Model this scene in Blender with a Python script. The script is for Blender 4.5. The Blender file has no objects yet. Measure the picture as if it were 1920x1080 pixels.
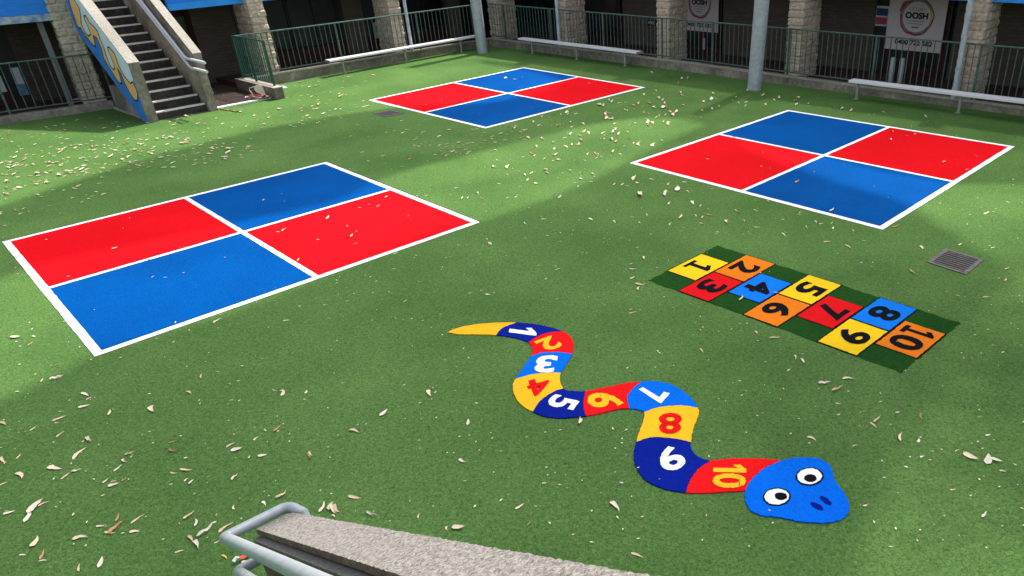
import bpy, bmesh, math, random
from mathutils import Vector, Matrix, noise
from mathutils.geometry import tessellate_polygon
R = math.radians
rnd = random.Random(7)
scene = bpy.context.scene
# ------------------------------------------------------------ camera
EYE = 4.3                                   # eye height above the turf: a first floor stair landing
CX = Vector((0.99942247, -0.01674715, -0.02956792))
CU = Vector((0.0339813, 0.49254965, 0.86962067))
CD = Vector((0.0, 0.8701232, -0.49283428))
FPX, PX, PY = 1400.6, 1187.91, 621.38
cam = bpy.data.cameras.new('camera'); cam_o = bpy.data.objects.new('camera', cam)
scene.collection.objects.link(cam_o)
cam_o.matrix_world = Matrix(((CX.x, CU.x, -CD.x, 0), (CX.y, CU.y, -CD.y, 0), (CX.z, CU.z, -CD.z, EYE), (0, 0, 0, 1)))
cam.sensor_width = 36; cam.lens = FPX / 1920 * 36
cam.shift_x = -(PX - 960) / 1920; cam.shift_y = (PY - 540) / 1920
cam.clip_start = 0.1; cam.clip_end = 500
scene.camera = cam_o
# ------------------------------------------------------------ light
SUN_EL = 54.0
SUN_DIR = Vector((0.61, 0.79, 0)).normalized() * math.cos(R(SUN_EL)) + Vector((0, 0, math.sin(R(SUN_EL))))
w = bpy.data.worlds.new('World'); scene.world = w; w.use_nodes = True
nt = w.node_tree; bg = nt.nodes['Background']
sky = nt.nodes.new('ShaderNodeTexSky'); sky.sky_type = 'NISHITA'; sky.sun_disc = False
sky.sun_elevation = R(SUN_EL); sky.sun_rotation = math.atan2(SUN_DIR.x, SUN_DIR.y)
sky.air_density = 1.0; sky.dust_density = 3.0; sky.ozone_density = 0.6
hs = nt.nodes.new('ShaderNodeHueSaturation'); hs.inputs['Saturation'].default_value = .55   # skylight made less blue, as a white balance
nt.links.new(sky.outputs[0], hs.inputs['Color']); nt.links.new(hs.outputs[0], bg.inputs[0]); bg.inputs[1].default_value = 0.15
sun = bpy.data.lights.new('sun', 'SUN'); sun.energy = 3.6; sun.angle = R(2.2); sun.color = (1, .95, .86)
so = bpy.data.objects.new('sun', sun); scene.collection.objects.link(so)
so.rotation_euler = (-SUN_DIR).to_track_quat('-Z', 'Y').to_euler()
scene.view_settings.view_transform = 'Standard'; scene.view_settings.look = 'None'
scene.view_settings.gamma = 1; scene.view_settings.exposure = 0.82
# ------------------------------------------------------------ helpers
def ray(px, py): return CD * FPX + CX * (px - PX) + CU * (PY - py)
def G(px, py, z=0.0):                        # surveyed ground position of a point seen at height z
    v = ray(px, py); t = (z - EYE) / v.z
    return Vector((v.x * t, v.y * t, z))
def ang(a): return Vector((math.cos(R(a)), math.sin(R(a)), 0))
class MB:
    def __init__(s): s.v = []; s.f = []; s.m = []
    def add(s, vs, fs, mi=0):
        b = len(s.v); s.v += [Vector(v) for v in vs]; s.f += [tuple(b + i for i in f) for f in fs]; s.m += [mi] * len(fs); return s
    def prism(s, pts, z0, z1, mi=0):         # pts: plan polygon; z values or lists
        n = len(pts)
        zb = z0 if isinstance(z0, (list, tuple)) else [z0] * n
        zt = z1 if isinstance(z1, (list, tuple)) else [z1] * n
        a = sum(pts[i][0] * pts[(i + 1) % n][1] - pts[(i + 1) % n][0] * pts[i][1] for i in range(n))
        if a < 0: pts = pts[::-1]; zb = zb[::-1]; zt = zt[::-1]
        vs = [(p[0], p[1], z) for p, z in zip(pts, zb)] + [(p[0], p[1], z) for p, z in zip(pts, zt)]
        tri = tessellate_polygon([[Vector((p[0], p[1], 0)) for p in pts]])
        def up(t):
            (x0, y0), (x1, y1), (x2, y2) = [(pts[i][0], pts[i][1]) for i in t]
            return t if (x1 - x0) * (y2 - y0) - (x2 - x0) * (y1 - y0) > 0 else t[::-1]
        tri = [up(tuple(t)) for t in tri] if n > 4 else None
        fs = [(i, (i + 1) % n, n + (i + 1) % n, n + i) for i in range(n)]
        if tri: fs += [tuple(n + i for i in t) for t in tri] + [t[::-1] for t in tri]
        else: fs += [tuple(n + i for i in range(n)), tuple(range(n))[::-1]]
        return s.add(vs, fs, mi)
    def slab(s, pts3, nrm, th, mi=0):        # polygon in space extruded along -nrm by th
        n = len(pts3); nrm = Vector(nrm).normalized(); pts3 = [Vector(p) for p in pts3]
        tri = tessellate_polygon([pts3]); out = []
        for t in tri:
            a, b, c = [pts3[i] for i in t]
            out.append(tuple(t) if (b - a).cross(c - a).dot(nrm) > 0 else tuple(t)[::-1])
        s.add(pts3 + [p - nrm * th for p in pts3], out + [tuple(n + i for i in t)[::-1] for t in out] + [(i, (i + 1) % n, n + (i + 1) % n, n + i) for i in range(n)], mi)
        return s
    def box(s, c, ax, sx, sy, sz, mi=0):     # c: base centre, ax: x axis direction
        ax = Vector(ax).normalized(); ay = Vector((-ax.y, ax.x, 0)); c = Vector(c)
        p = [c + ax * a * sx / 2 + ay * b * sy / 2 for a, b in ((-1, -1), (1, -1), (1, 1), (-1, 1))]
        return s.add([(q.x, q.y, c.z) for q in p] + [(q.x, q.y, c.z + sz) for q in p],
                     [(0, 3, 2, 1), (4, 5, 6, 7), (0, 1, 5, 4), (1, 2, 6, 5), (2, 3, 7, 6), (3, 0, 4, 7)], mi)
    def tube(s, pts, r, n=10, mi=0, cap=True, closed=False):
        pts = [Vector(p) for p in pts]; rings = []; m = len(pts); prev = None
        for i, p in enumerate(pts):
            if closed: d = pts[(i + 1) % m] - pts[i - 1]
            else: d = pts[min(i + 1, m - 1)] - pts[max(i - 1, 0)]
            d.normalize()
            if prev is None:
                a = Vector((0, 0, 1)) if abs(d.z) < .9 else Vector((1, 0, 0)); u = d.cross(a).normalized()
            else: u = (prev - d * prev.dot(d)).normalized()
            prev = u; v = d.cross(u); rr = r[i] if isinstance(r, (list, tuple)) else r
            rings.append([p + (u * math.cos(2 * math.pi * k / n) + v * math.sin(2 * math.pi * k / n)) * rr for k in range(n)])
        vs = [q for ring in rings for q in ring]; fs = []
        for i in range(m if closed else m - 1):
            j = (i + 1) % m
            fs += [(i * n + k, i * n + (k + 1) % n, j * n + (k + 1) % n, j * n + k) for k in range(n)]
        if cap and not closed: fs += [tuple(range(n))[::-1], tuple((m - 1) * n + k for k in range(n))]
        return s.add(vs, fs, mi)
    def build(s, name, mat, parent=None, smooth=False, bevel=0.0):
        me = bpy.data.meshes.new(name); me.from_pydata([tuple(v) for v in s.v], [], s.f); me.validate()
        for m_ in (mat if isinstance(mat, (list, tuple)) else [mat]): me.materials.append(m_)
        if len(me.polygons) == len(s.m): me.polygons.foreach_set('material_index', s.m)
        if smooth: me.polygons.foreach_set('use_smooth', [True] * len(me.polygons))
        me.update()
        o = bpy.data.objects.new(name, me); scene.collection.objects.link(o); o.parent = parent
        if smooth: me.set_sharp_from_angle(angle=R(40))
        if bevel:
            b = o.modifiers.new('bevel', 'BEVEL'); b.width = bevel; b.segments = 2; b.limit_method = 'ANGLE'; b.angle_limit = R(40)
        return o
def tag(o, label=None, cat=None, group=None, kind=None):
    if label: o['label'] = label
    if cat: o['category'] = cat
    if group: o['group'] = group
    if kind: o['kind'] = kind
    return o
def empty(name, loc, label, cat, group=None):
    o = bpy.data.objects.new(name, None); scene.collection.objects.link(o)
    o.empty_display_size = .2; o['at'] = tuple(loc)[:3]
    return tag(o, label, cat, group)
# things keep world coordinates in their meshes; the Empty is moved to the base at the end
def arc(p0, p1, p2, r, n=6):                 # rounded corner points at p1
    p0, p1, p2 = Vector(p0), Vector(p1), Vector(p2); a = (p0 - p1).normalized(); b = (p2 - p1).normalized()
    s_, e_ = p1 + a * r, p1 + b * r
    return [(s_ * (1 - t) ** 2 + p1 * 2 * t * (1 - t) + e_ * t * t) for t in [i / n for i in range(n + 1)]]
# ------------------------------------------------------------ materials
def mat(name, col, rough=.8, var=.15, vs=8, bump=0, bs=40, bd=.01, metal=0, col2=None, detail=4, stain=0, stain_s=.7, spec=.3, streak=None):
    m = bpy.data.materials.new(name); m.use_nodes = True; n = m.node_tree; L = n.links
    bs_ = n.nodes['Principled BSDF']; bs_.inputs['Roughness'].default_value = rough; bs_.inputs['Metallic'].default_value = metal
    bs_.inputs['Specular IOR Level'].default_value = spec
    tc = n.nodes.new('ShaderNodeTexCoord'); mp = n.nodes.new('ShaderNodeMapping'); L.new(tc.outputs['Object'], mp.inputs[0])
    if streak: mp.inputs['Scale'].default_value = streak
    nz = n.nodes.new('ShaderNodeTexNoise'); nz.inputs['Scale'].default_value = vs; nz.inputs['Detail'].default_value = detail; L.new(mp.outputs[0], nz.inputs[0])
    rp = n.nodes.new('ShaderNodeValToRGB'); L.new(nz.outputs[0], rp.inputs[0])
    c2 = col2 or [min(1, c * (1 + var)) for c in col]; c1 = [c * (1 - var) for c in col]
    rp.color_ramp.elements[0].position = .32; rp.color_ramp.elements[1].position = .68
    rp.color_ramp.elements[0].color = (*c1, 1); rp.color_ramp.elements[1].color = (*c2, 1)
    out = rp.outputs[0]
    if stain:
        n2 = n.nodes.new('ShaderNodeTexNoise'); n2.inputs['Scale'].default_value = stain_s; n2.inputs['Detail'].default_value = 5; L.new(tc.outputs['Object'], n2.inputs[0])
        r2 = n.nodes.new('ShaderNodeMapRange'); r2.inputs[1].default_value = .35; r2.inputs[2].default_value = .7; r2.inputs[3].default_value = 1 - stain; r2.inputs[4].default_value = 1 + stain * .4
        L.new(n2.outputs[0], r2.inputs[0])
        mx = n.nodes.new('ShaderNodeVectorMath'); mx.operation = 'SCALE'; L.new(out, mx.inputs[0]); L.new(r2.outputs[0], mx.inputs['Scale']); out = mx.outputs[0]
    L.new(out, bs_.inputs['Base Color'])
    if bump:
        n3 = n.nodes.new('ShaderNodeTexNoise'); n3.inputs['Scale'].default_value = bs; n3.inputs['Detail'].default_value = 4; n3.inputs['Roughness'].default_value = .65; L.new(tc.outputs['Object'], n3.inputs[0])
        b = n.nodes.new('ShaderNodeBump'); b.inputs['Strength'].default_value = bump; b.inputs['Distance'].default_value = bd; L.new(n3.outputs[0], b.inputs['Height']); L.new(b.outputs[0], bs_.inputs['Normal'])
    return m
def turf(name, col, var=.22, stain=.12, bump=.9, bd=.02, streaks=True, contrast=None):
    m = bpy.data.materials.new(name); m.use_nodes = True; n = m.node_tree; L = n.links; N = n.nodes.new
    p = n.nodes['Principled BSDF']; p.inputs['Roughness'].default_value = .85; p.inputs['Specular IOR Level'].default_value = .02
    tc = N('ShaderNodeTexCoord')
    wv = N('ShaderNodeTexNoise'); wv.inputs['Scale'].default_value = 36; wv.inputs['Detail'].default_value = 6; wv.inputs['Roughness'].default_value = .72; wv.inputs['Distortion'].default_value = 1.1
    L.new(tc.outputs['Object'], wv.inputs[0])
    big = N('ShaderNodeTexNoise'); big.inputs['Scale'].default_value = .55; big.inputs['Detail'].default_value = 6; L.new(tc.outputs['Object'], big.inputs[0])
    mr = N('ShaderNodeMapRange'); mr.inputs[1].default_value = .36; mr.inputs[2].default_value = .64; mr.inputs[3].default_value = 1 - var; mr.inputs[4].default_value = 1 + var; L.new(wv.outputs[0], mr.inputs[0])
    mb = N('ShaderNodeMapRange'); mb.inputs[1].default_value = .3; mb.inputs[2].default_value = .7; mb.inputs[3].default_value = 1 - stain; mb.inputs[4].default_value = 1 + stain; L.new(big.outputs[0], mb.inputs[0])
    mu = N('ShaderNodeMath'); mu.operation = 'MULTIPLY'; L.new(mr.outputs[0], mu.inputs[0]); L.new(mb.outputs[0], mu.inputs[1])
    hs = N('ShaderNodeMix'); hs.data_type = 'RGBA'; hs.inputs[6].default_value = (*col, 1); hs.inputs[7].default_value = (*(contrast or (col[0] * 1.25, col[1] * 1.05, col[2] * 1.1)), 1)
    L.new(big.outputs[0], hs.inputs[0])
    sc = N('ShaderNodeVectorMath'); sc.operation = 'SCALE'; L.new(hs.outputs[2], sc.inputs[0]); L.new(mu.outputs[0], sc.inputs['Scale'])
    out = sc.outputs[0]
    L.new(out, p.inputs['Base Color'])
    b = N('ShaderNodeBump'); b.inputs['Strength'].default_value = bump; b.inputs['Distance'].default_value = bd; L.new(wv.outputs[0], b.inputs['Height']); L.new(b.outputs[0], p.inputs['Normal'])
    
    return m
M = {}
M['turf'] = turf('turf', (.075, .162, .044), var=.44, stain=.16)
M['turf_dark'] = turf('dark_turf', (.012, .062, .010), var=.35)
M['red'] = turf('red_turf', (.58, .003, .008), var=.12, bump=.5, stain=.08, contrast=(.64, .005, .010))
M['blue'] = turf('blue_turf', (.0, .058, .25), var=.18, bump=.6, stain=.10, contrast=(.0, .070, .28))
M['white'] = turf('white_turf', (.82, .83, .84), var=.08, bump=.4, stain=.06, contrast=(.9, .9, .9))
M['seam_shade'] = turf('seam_shade', (.05, .055, .075), var=.2, bump=.3, contrast=(.06, .06, .08))
M['s_red'] = turf('snake_red', (.70, .008, .010), var=.09, bump=.5, contrast=(.75, .01, .012))
M['s_navy'] = turf('snake_navy', (.003, .012, .22), var=.18, bump=.6, contrast=(.003, .015, .26))
M['s_blue'] = turf('snake_blue', (.002, .125, .68), var=.14, bump=.6, contrast=(.002, .14, .74))
M['s_yel'] = turf('snake_yellow', (.85, .43, .018), var=.07, bump=.5, contrast=(.88, .47, .02))
M['s_white'] = turf('snake_white', (.85, .87, .9), var=.06, bump=.6, contrast=(.88, .9, .9))
M['s_black'] = turf('snake_black', (.006, .007, .010), var=.3, bump=.6, contrast=(.008, .008, .01))
M['s_rededge'] = turf('snake_red_edge', (.55, .02, .05), var=.2)
M['h_yel'] = turf('tile_yellow', (.80, .50, .012), var=.08, bump=.45, contrast=(.84, .54, .015))
M['h_org'] = turf('tile_orange', (.70, .165, .010), var=.10, bump=.45, contrast=(.74, .19, .012))
M['h_red'] = turf('tile_red', (.60, .006, .010), var=.10, bump=.45, contrast=(.66, .01, .012))
M['h_blue'] = turf('tile_blue', (.006, .16, .66), var=.12, bump=.45, contrast=(.006, .18, .72))
M['stone'] = mat('split_stone', (.55, .465, .38), .95, .20, 14, .8, 38, .03, stain=.18, stain_s=1.5)
M['conc'] = mat('concrete', (.27, .24, .20), .95, .25, 10, .6, 60, .01, stain=.45, stain_s=1.6)
M['conc_top'] = mat('pale_concrete', (.36, .335, .29), .95, .2, 25, .6, 80, .01, stain=.2)
M['conc_dark'] = mat('dark_concrete', (.20, .17, .14), .95, .3, 9, .6, 50, .01, stain=.4, stain_s=2)  # darker brown concrete for the low wall
M['tread'] = mat('step_tread', (.055, .048, .046), .9, .3, 12, .5, 60, .01, stain=.4, stain_s=3)
M['nosing'] = mat('step_nosing', (.66, .65, .62), .7, .15, 20)
M['galv'] = mat('galvanised_steel', (.42, .47, .51), .55, .12, 14, .15, 30, .004, metal=.35, spec=.4, stain=.12, stain_s=5)
M['rail'] = mat('rail_steel', (.37, .405, .43), .45, .08, 22, .1, 60, .002, metal=.3, spec=.45, stain=.10, stain_s=7)
M['rail_far'] = mat('sunlit_rail_steel', (.66, .69, .74), .4, .06, 22, metal=.1, spec=.5)  # paler copy of the rail steel, sunlight put into its colour
M['pipe'] = mat('pipe_paint', (.40, .47, .53), .55, .15, 9, .2, 30, .004, stain=.2, stain_s=5)
M['grate'] = mat('grate_iron', (.12, .105, .098), .7, .25, 20, stain=.2, stain_s=6)
M['post'] = mat('post_grey', (.17, .18, .20), .6, .1, 9)
M['alu'] = mat('bench_aluminium', (.80, .80, .82), .4, .04, 3, .1, 4, .002, metal=.05, spec=.4, streak=(1, 1, 1))
M['benchleg'] = mat('bench_leg_steel', (.33, .35, .32), .5, .1, 9, metal=.3)
M['fence'] = mat('fence_green', (.075, .13, .11), .5, .3, 9, .1, 40, .003, stain=.25, stain_s=2)
M['fence_dark'] = mat('gate_green', (.018, .085, .062), .5, .2, 9)
M['brick_dark'] = None
M['door'] = mat('door_red', (.038, .003, .004), .6, .2, 3)
M['dark'] = mat('dark_glass', (.008, .009, .012), .25, .2, 2, spec=.5)
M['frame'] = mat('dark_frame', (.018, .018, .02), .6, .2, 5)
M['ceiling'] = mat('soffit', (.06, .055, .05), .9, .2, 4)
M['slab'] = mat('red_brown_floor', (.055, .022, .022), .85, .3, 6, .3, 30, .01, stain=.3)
M['fascia'] = mat('fascia_blue', (.012, .20, .74), .5, .10, 3, .1, 20, .003, streak=(1, 1, 6))
M['fascia2'] = mat('fascia_light_blue', (.02, .28, .84), .5, .08, 3)
M['cloud'] = mat('fascia_cloud', (.10, .30, .62), .6, .3, 6, col2=(.50, .52, .48), detail=5)
M['upper'] = mat('upper_wall', (.45, .40, .34), .9, .1, 6)
M['paver'] = None
M['banner'] = mat('banner_white', (.52, .47, .49), .6, .03, 2)
M['ink'] = mat('ink_black', (.008, .008, .01), .6, .1, 5)
M['navy'] = mat('ink_navy', (.02, .03, .12), .6, .1, 5)
M['ink_grey'] = mat('ink_grey', (.20, .18, .18), .6, .1, 5)
M['ink_red'] = mat('ink_red', (.32, .03, .06), .6, .1, 5)
M['ink_green'] = mat('ink_green', (.10, .22, .16), .6, .3, 30)
M['ink_gold'] = mat('ink_gold', (.50, .33, .08), .6, .2, 5)
M['ink_teal'] = mat('ink_teal', (.14, .20, .20), .6, .2, 5)
M['paper'] = mat('poster_paper', (.42, .46, .50), .7, .05, 2)
M['poster_blue'] = mat('poster_blue', (.10, .20, .30), .7, .4, 8)
M['poster_yel'] = mat('poster_yellow', (.42, .40, .12), .7, .3, 14, col2=(.30, .42, .36))
M['m_blue'] = mat('mural_blue', (.045, .21, .66), .7, .12, 4, .3, 40, .005)
M['m_sky'] = mat('mural_pale_blue', (.66, .76, .84), .7, .06, 6, .3, 40, .005)
M['m_tan'] = mat('mural_tan', (.86, .50, .20), .7, .08, 4, .3, 40, .005)
M['agg'] = None
M['tape_red'] = mat('tape_red', (.60, .07, .035), .5, .1, 5)
M['tape_white'] = mat('tape_white', (.75, .72, .70), .5, .05, 5)
M['plastic'] = mat('cream_plastic', (.68, .70, .56), .5, .05, 5)
M['leafs'] = [mat('dry_leaf_cream', (.74, .60, .43), .8, .22, 30, stain=.15, stain_s=20), mat('dry_leaf_tan', (.66, .50, .33), .8, .25, 25, stain=.2, stain_s=20),
              mat('dry_leaf_brown', (.42, .25, .12), .8, .3, 25), mat('dry_leaf_grey', (.68, .60, .50), .8, .2, 25), mat('leaf_yellow', (.60, .50, .08), .7, .15, 25),
              mat('leaf_dark_green', (.05, .09, .02), .7, .3, 25)]
M['sail'] = None
def brickmat(name, c1, c2, mortar, bw=.24, bh=.086, rot=None, bumps=.5):
    m = bpy.data.materials.new(name); m.use_nodes = True; n = m.node_tree; L = n.links; N = n.nodes.new
    p = n.nodes['Principled BSDF']; p.inputs['Roughness'].default_value = .9; p.inputs['Specular IOR Level'].default_value = .15
    uv = N('ShaderNodeUVMap'); br = N('ShaderNodeTexBrick'); L.new(uv.outputs[0], br.inputs[0])
    br.inputs['Color1'].default_value = (*c1, 1); br.inputs['Color2'].default_value = (*c2, 1); br.inputs['Mortar'].default_value = (*mortar, 1)
    br.inputs['Scale'].default_value = 1; br.inputs['Brick Width'].default_value = bw; br.inputs['Row Height'].default_value = bh; br.inputs['Mortar Size'].default_value = .006; br.inputs['Mortar Smooth'].default_value = .3
    L.new(br.outputs[0], p.inputs['Base Color'])
    b = N('ShaderNodeBump'); b.inputs['Strength'].default_value = bumps; b.inputs['Distance'].default_value = .01; b.invert = True
    L.new(br.outputs['Fac'], b.inputs['Height']); L.new(b.outputs[0], p.inputs['Normal'])
    return m
M['brick_dark'] = brickmat('brown_brick', (.060, .046, .038), (.078, .058, .048), (.045, .036, .032))
M['brick_pier'] = brickmat('grey_brown_brick', (.080, .066, .054), (.10, .08, .066), (.06, .052, .046))
M['paver'] = brickmat('brick_paving', (.040, .030, .027), (.055, .041, .036), (.026, .021, .02), .23, .115)
def uvbox(o):                                # box projection in metres
    me = o.data; uv = me.uv_layers.new(name='UVMap')
    for p in me.polygons:
        n = p.normal
        if abs(n.z) > .7: ax = (Vector((1, 0, 0)), Vector((0, 1, 0)))
        else: ax = (Vector((-n.y, n.x, 0)).normalized(), Vector((0, 0, 1)))
        for li in p.loop_indices:
            co = me.vertices[me.loops[li].vertex_index].co
            uv.data[li].uv = (co.dot(ax[0]), co.dot(ax[1]))
    return o
def aggregate():                             # exposed pebble concrete
    m = bpy.data.materials.new('aggregate_concrete'); m.use_nodes = True; n = m.node_tree; L = n.links; N = n.nodes.new
    p = n.nodes['Principled BSDF']; p.inputs['Roughness'].default_value = .9; p.inputs['Specular IOR Level'].default_value = .2
    tc = N('ShaderNodeTexCoord'); v = N('ShaderNodeTexNoise'); v.inputs['Scale'].default_value = 75; v.inputs['Detail'].default_value = 5; v.inputs['Roughness'].default_value = .7; v.inputs['Distortion'].default_value = .6; L.new(tc.outputs['Object'], v.inputs[0])
    r = N('ShaderNodeValToRGB'); r.color_ramp.elements[0].position = .34; r.color_ramp.elements[0].color = (.11, .095, .082, 1); r.color_ramp.elements[1].position = .60; r.color_ramp.elements[1].color = (.33, .31, .285, 1)
    L.new(v.outputs[0], r.inputs[0]); L.new(r.outputs[0], p.inputs['Base Color'])
    b = N('ShaderNodeBump'); b.inputs['Strength'].default_value = .8; b.inputs['Distance'].default_value = .012; L.new(v.outputs[0], b.inputs['Height']); L.new(b.outputs[0], p.inputs['Normal'])
    return m
M['agg'] = aggregate()
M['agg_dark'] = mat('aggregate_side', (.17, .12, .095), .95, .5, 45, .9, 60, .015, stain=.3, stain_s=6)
def sailmat(t):
    m = bpy.data.materials.new('shade_cloth'); m.use_nodes = True; n = m.node_tree; L = n.links; N = n.nodes.new
    out = n.nodes['Material Output']; p = n.nodes['Principled BSDF']; p.inputs['Base Color'].default_value = (.55, .56, .52, 1)
    tr = N('ShaderNodeBsdfTransparent'); tl = N('ShaderNodeBsdfTranslucent'); tl.inputs[0].default_value = (.75, .76, .74, 1)
    m1 = N('ShaderNodeMixShader'); m1.inputs[0].default_value = .55; L.new(p.outputs[0], m1.inputs[1]); L.new(tl.outputs[0], m1.inputs[2])
    m2 = N('ShaderNodeMixShader'); m2.inputs[0].default_value = t; L.new(m1.outputs[0], m2.inputs[1]); L.new(tr.outputs[0], m2.inputs[2]); L.new(m2.outputs[0], out.inputs[0])
    return m
M['sail'] = sailmat(.56)
# ------------------------------------------------------------ writing
def glyph(body, bold=.02):
    c = bpy.data.curves.new('glyph', 'FONT'); c.body = body; c.offset = bold; c.resolution_u = 5
    o = bpy.data.objects.new('glyph', c); scene.collection.objects.link(o)
    dg = bpy.context.evaluated_depsgraph_get(); dg.update()
    me = o.evaluated_get(dg).to_mesh(); vs = [Vector(v.co) for v in me.vertices]; fs = [tuple(p.vertices) for p in me.polygons]
    o.evaluated_get(dg).to_mesh_clear(); bpy.data.objects.remove(o); bpy.data.curves.remove(c)
    x0 = min(v.x for v in vs); x1 = max(v.x for v in vs); y0 = min(v.y for v in vs); y1 = max(v.y for v in vs)
    return [((v.x - x0) / (x1 - x0), (v.y - y0) / (y1 - y0)) for v in vs], fs, (x1 - x0) / (y1 - y0)
ONE = [(.50, 0), (.50, .76), (.12, .60), (0, .80), (.62, 1.0), (1.0, 1.0), (1.0, 0)]
ONE_SERIF = [(0, 0), (0, .15), (.34, .15), (.34, .76), (.06, .66), (0, .82), (.42, 1.0), (.66, 1.0), (.66, .15), (1, .15), (1, 0)]
def fuzz(o, Xv, Yv):                         # numerals cut from turf have a ragged pile edge
    if abs(Yv.z) > .05: return
    bm = bmesh.new(); bm.from_mesh(o.data)
    bmesh.ops.subdivide_edges(bm, edges=[e for e in bm.edges if e.calc_length() > .03 and (e.is_boundary or abs(e.verts[0].co.z - e.verts[1].co.z) < 1e-5)], cuts=3)
    for v in bm.verts: v.co.x += rnd.uniform(-1, 1) * .0038; v.co.y += rnd.uniform(-1, 1) * .0038
    bm.to_mesh(o.data); bm.free()
def one_on(O, Xv, Yv, name, m, parent, shape):
    O, Xv, Yv = Vector(O), Vector(Xv), Vector(Yv); b = MB(); b.slab([O + Xv * u + Yv * v for u, v in shape], (0, 0, 1), .001); o = b.build(name, m, parent); fuzz(o, Xv, Yv); return o
def text_on(body, O, Xv, Yv, name, m, parent, bold=.02, jit=0):
    """writing laid on a surface: O = lower left corner, Xv = full width, Yv = full height"""
    uvs, fs, _ = glyph(body, bold); Xv, Yv, O = Vector(Xv), Vector(Yv), Vector(O)
    b = MB(); b.add([O + Xv * u + Yv * v for u, v in uvs], fs)
    n = Xv.cross(Yv)
    o = b.build(name, m, parent); fuzz(o, Xv, Yv); return o
# ------------------------------------------------------------ setting: turf
t = MB(); t.add([(-60, -30, 0), (60, -30, 0), (60, 60, 0), (-60, 60, 0)], [(0, 1, 2, 3)])
tag(t.build('artificial_turf', M['turf']), kind='structure')
# frames of the two wings
P0 = Vector((-5.022, 29.573, 0)); dR = ang(-42.739); nR = Vector((-dR.y, dR.x, 0))     # P0 is the inner corner of the courtyard
dL = ang(48.332); nL = Vector((-dL.y, dL.x, 0)); Q0 = Vector((-10.422, 23.505, 0))
dO = ang(38.4); nO = Vector((-.6211, .7837, 0)); O0 = Vector((-10.389, 23.42, 0))    # the run left of the stairs
def FR(s, o, z=0): p = P0 + dR * s + nR * o; return Vector((p.x, p.y, z))
def FL(s, o, z=0): p = Q0 + dL * s + nL * o; return Vector((p.x, p.y, z))
def FO(s, o, z=0): p = O0 + dO * s + nO * o; return Vector((p.x, p.y, z))
def corner(o):                               # where the lines at offset o of both wings meet: (sR, sL)
    a = FR(0, o); b = FL(0, o); den = dR.x * dL.y - dR.y * dL.x; d = b - a
    return ((d.x * dL.y - d.y * dL.x) / den, (d.x * dR.y - d.y * dR.x) / den)
def bandR(mb, o0, o1, s1, z0, z1, s0=None, mi=0):
    a = [FR(corner(o0)[0] if s0 is None else s0, o0), FR(s1, o0), FR(s1, o1), FR(corner(o1)[0] if s0 is None else s0, o1)]
    return mb.prism([(p.x, p.y) for p in a], z0, z1, mi)
def bandO(mb, o0, o1, s0, z0, z1, s1, mi=0):
    a = [FO(s0, o0), FO(s1, o0), FO(s1, o1), FO(s0, o1)]; return mb.prism([(p.x, p.y) for p in a], z0, z1, mi)
def bandL(mb, o0, o1, s0, z0, z1, s1=None, mi=0):
    a = [FL(s0, o0), FL(corner(o0)[1] if s1 is None else s1, o0), FL(corner(o1)[1] if s1 is None else s1, o1), FL(s0, o1)]
    return mb.prism([(p.x, p.y) for p in a], z0, z1, mi)
SE = 24.0; SW = -14.0                        # far ends of the wings
# kerb: real step with a paler top edge; lower towards the right end
def kerb_run(F, s0, s1, o0, o1, zf, zb=lambda s: -.02, step=.6):
    mb = MB(); n = max(1, int((s1 - s0) / step)); ring = []
    for i in range(n + 1):
        q = s0 + (s1 - s0) * i / n; ring += [F(q, o0, zb(q)), F(q, o1, zb(q)), F(q, o1, zf(q)), F(q, o0, zf(q))]
    fs = [(i * 4 + k, i * 4 + (k + 1) % 4, i * 4 + 4 + (k + 1) % 4, i * 4 + 4 + k) for i in range(n) for k in range(4)]
    return mb.add(ring, fs + [(3, 2, 1, 0), (n * 4, n * 4 + 1, n * 4 + 2, n * 4 + 3)])
def zR(s): return .265 if s < 9 else max(.16, .265 - (s - 9) * .0098)
def zL(s): return .30 - .007 * s
kR = kerb_run(FR, .0, SE, 0, .24, zR); tag(kR.build('kerb', M['conc'], bevel=.012), kind='structure')
kR2 = kerb_run(FR, -.01, SE, -.014, .06, lambda s: zR(s) + .012, lambda s: zR(s) - .03); tag(kR2.build('kerb_edge', M['conc_top']), kind='structure')
kL = kerb_run(FL, -1.03, 8.12, 0, .236, zL); tag(kL.build('kerb', M['conc'], bevel=.012), kind='structure')
kL2 = kerb_run(FL, -1.03, 8.12, -.014, .06, lambda s: zL(s) + .012, lambda s: zL(s) - .03); tag(kL2.build('kerb_edge', M['conc_top']), kind='structure')
kF = kerb_run(FO, SW, -4.30, .12, .36, lambda s: .185); tag(kF.build('kerb', M['conc'], bevel=.012), kind='structure')
# corridor floors
f = MB(); bandR(f, .24, 2.2, SE, -.02, .15); bandL(f, .24, 2.2, -1.03, -.02, .15); bandO(f, .36, 2.2, SW, -.02, .12, -4.3)
tag(f.build('corridor_floor', M['slab']), kind='structure')
pa = [G(412, 203), G(480, 187), FL(-1.04, .0), FL(-1.04, 2.2), FL(-1.2, 2.9), FO(-4.29, 2.2), FO(-4.29, .3)]
f = MB(); f.prism([(p.x, p.y) for p in pa], -.02, .012)
tag(uvbox(f.build('entry_path', M['paver'])), kind='structure')
a, b = G(409, 204.5), G(519, 183.2); n_ = Vector((-(b - a).y, (b - a).x, 0)).normalized()
f = MB(); f.prism([tuple((a + n_ * k).xy) if True else 0 for k in (0,)] + [tuple(b.xy), tuple((b + n_ * .16).xy), tuple((a + n_ * .16).xy)], -.02, .035)
tag(f.build('threshold_strip', M['nosing'], bevel=.006), kind='structure')
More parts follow.
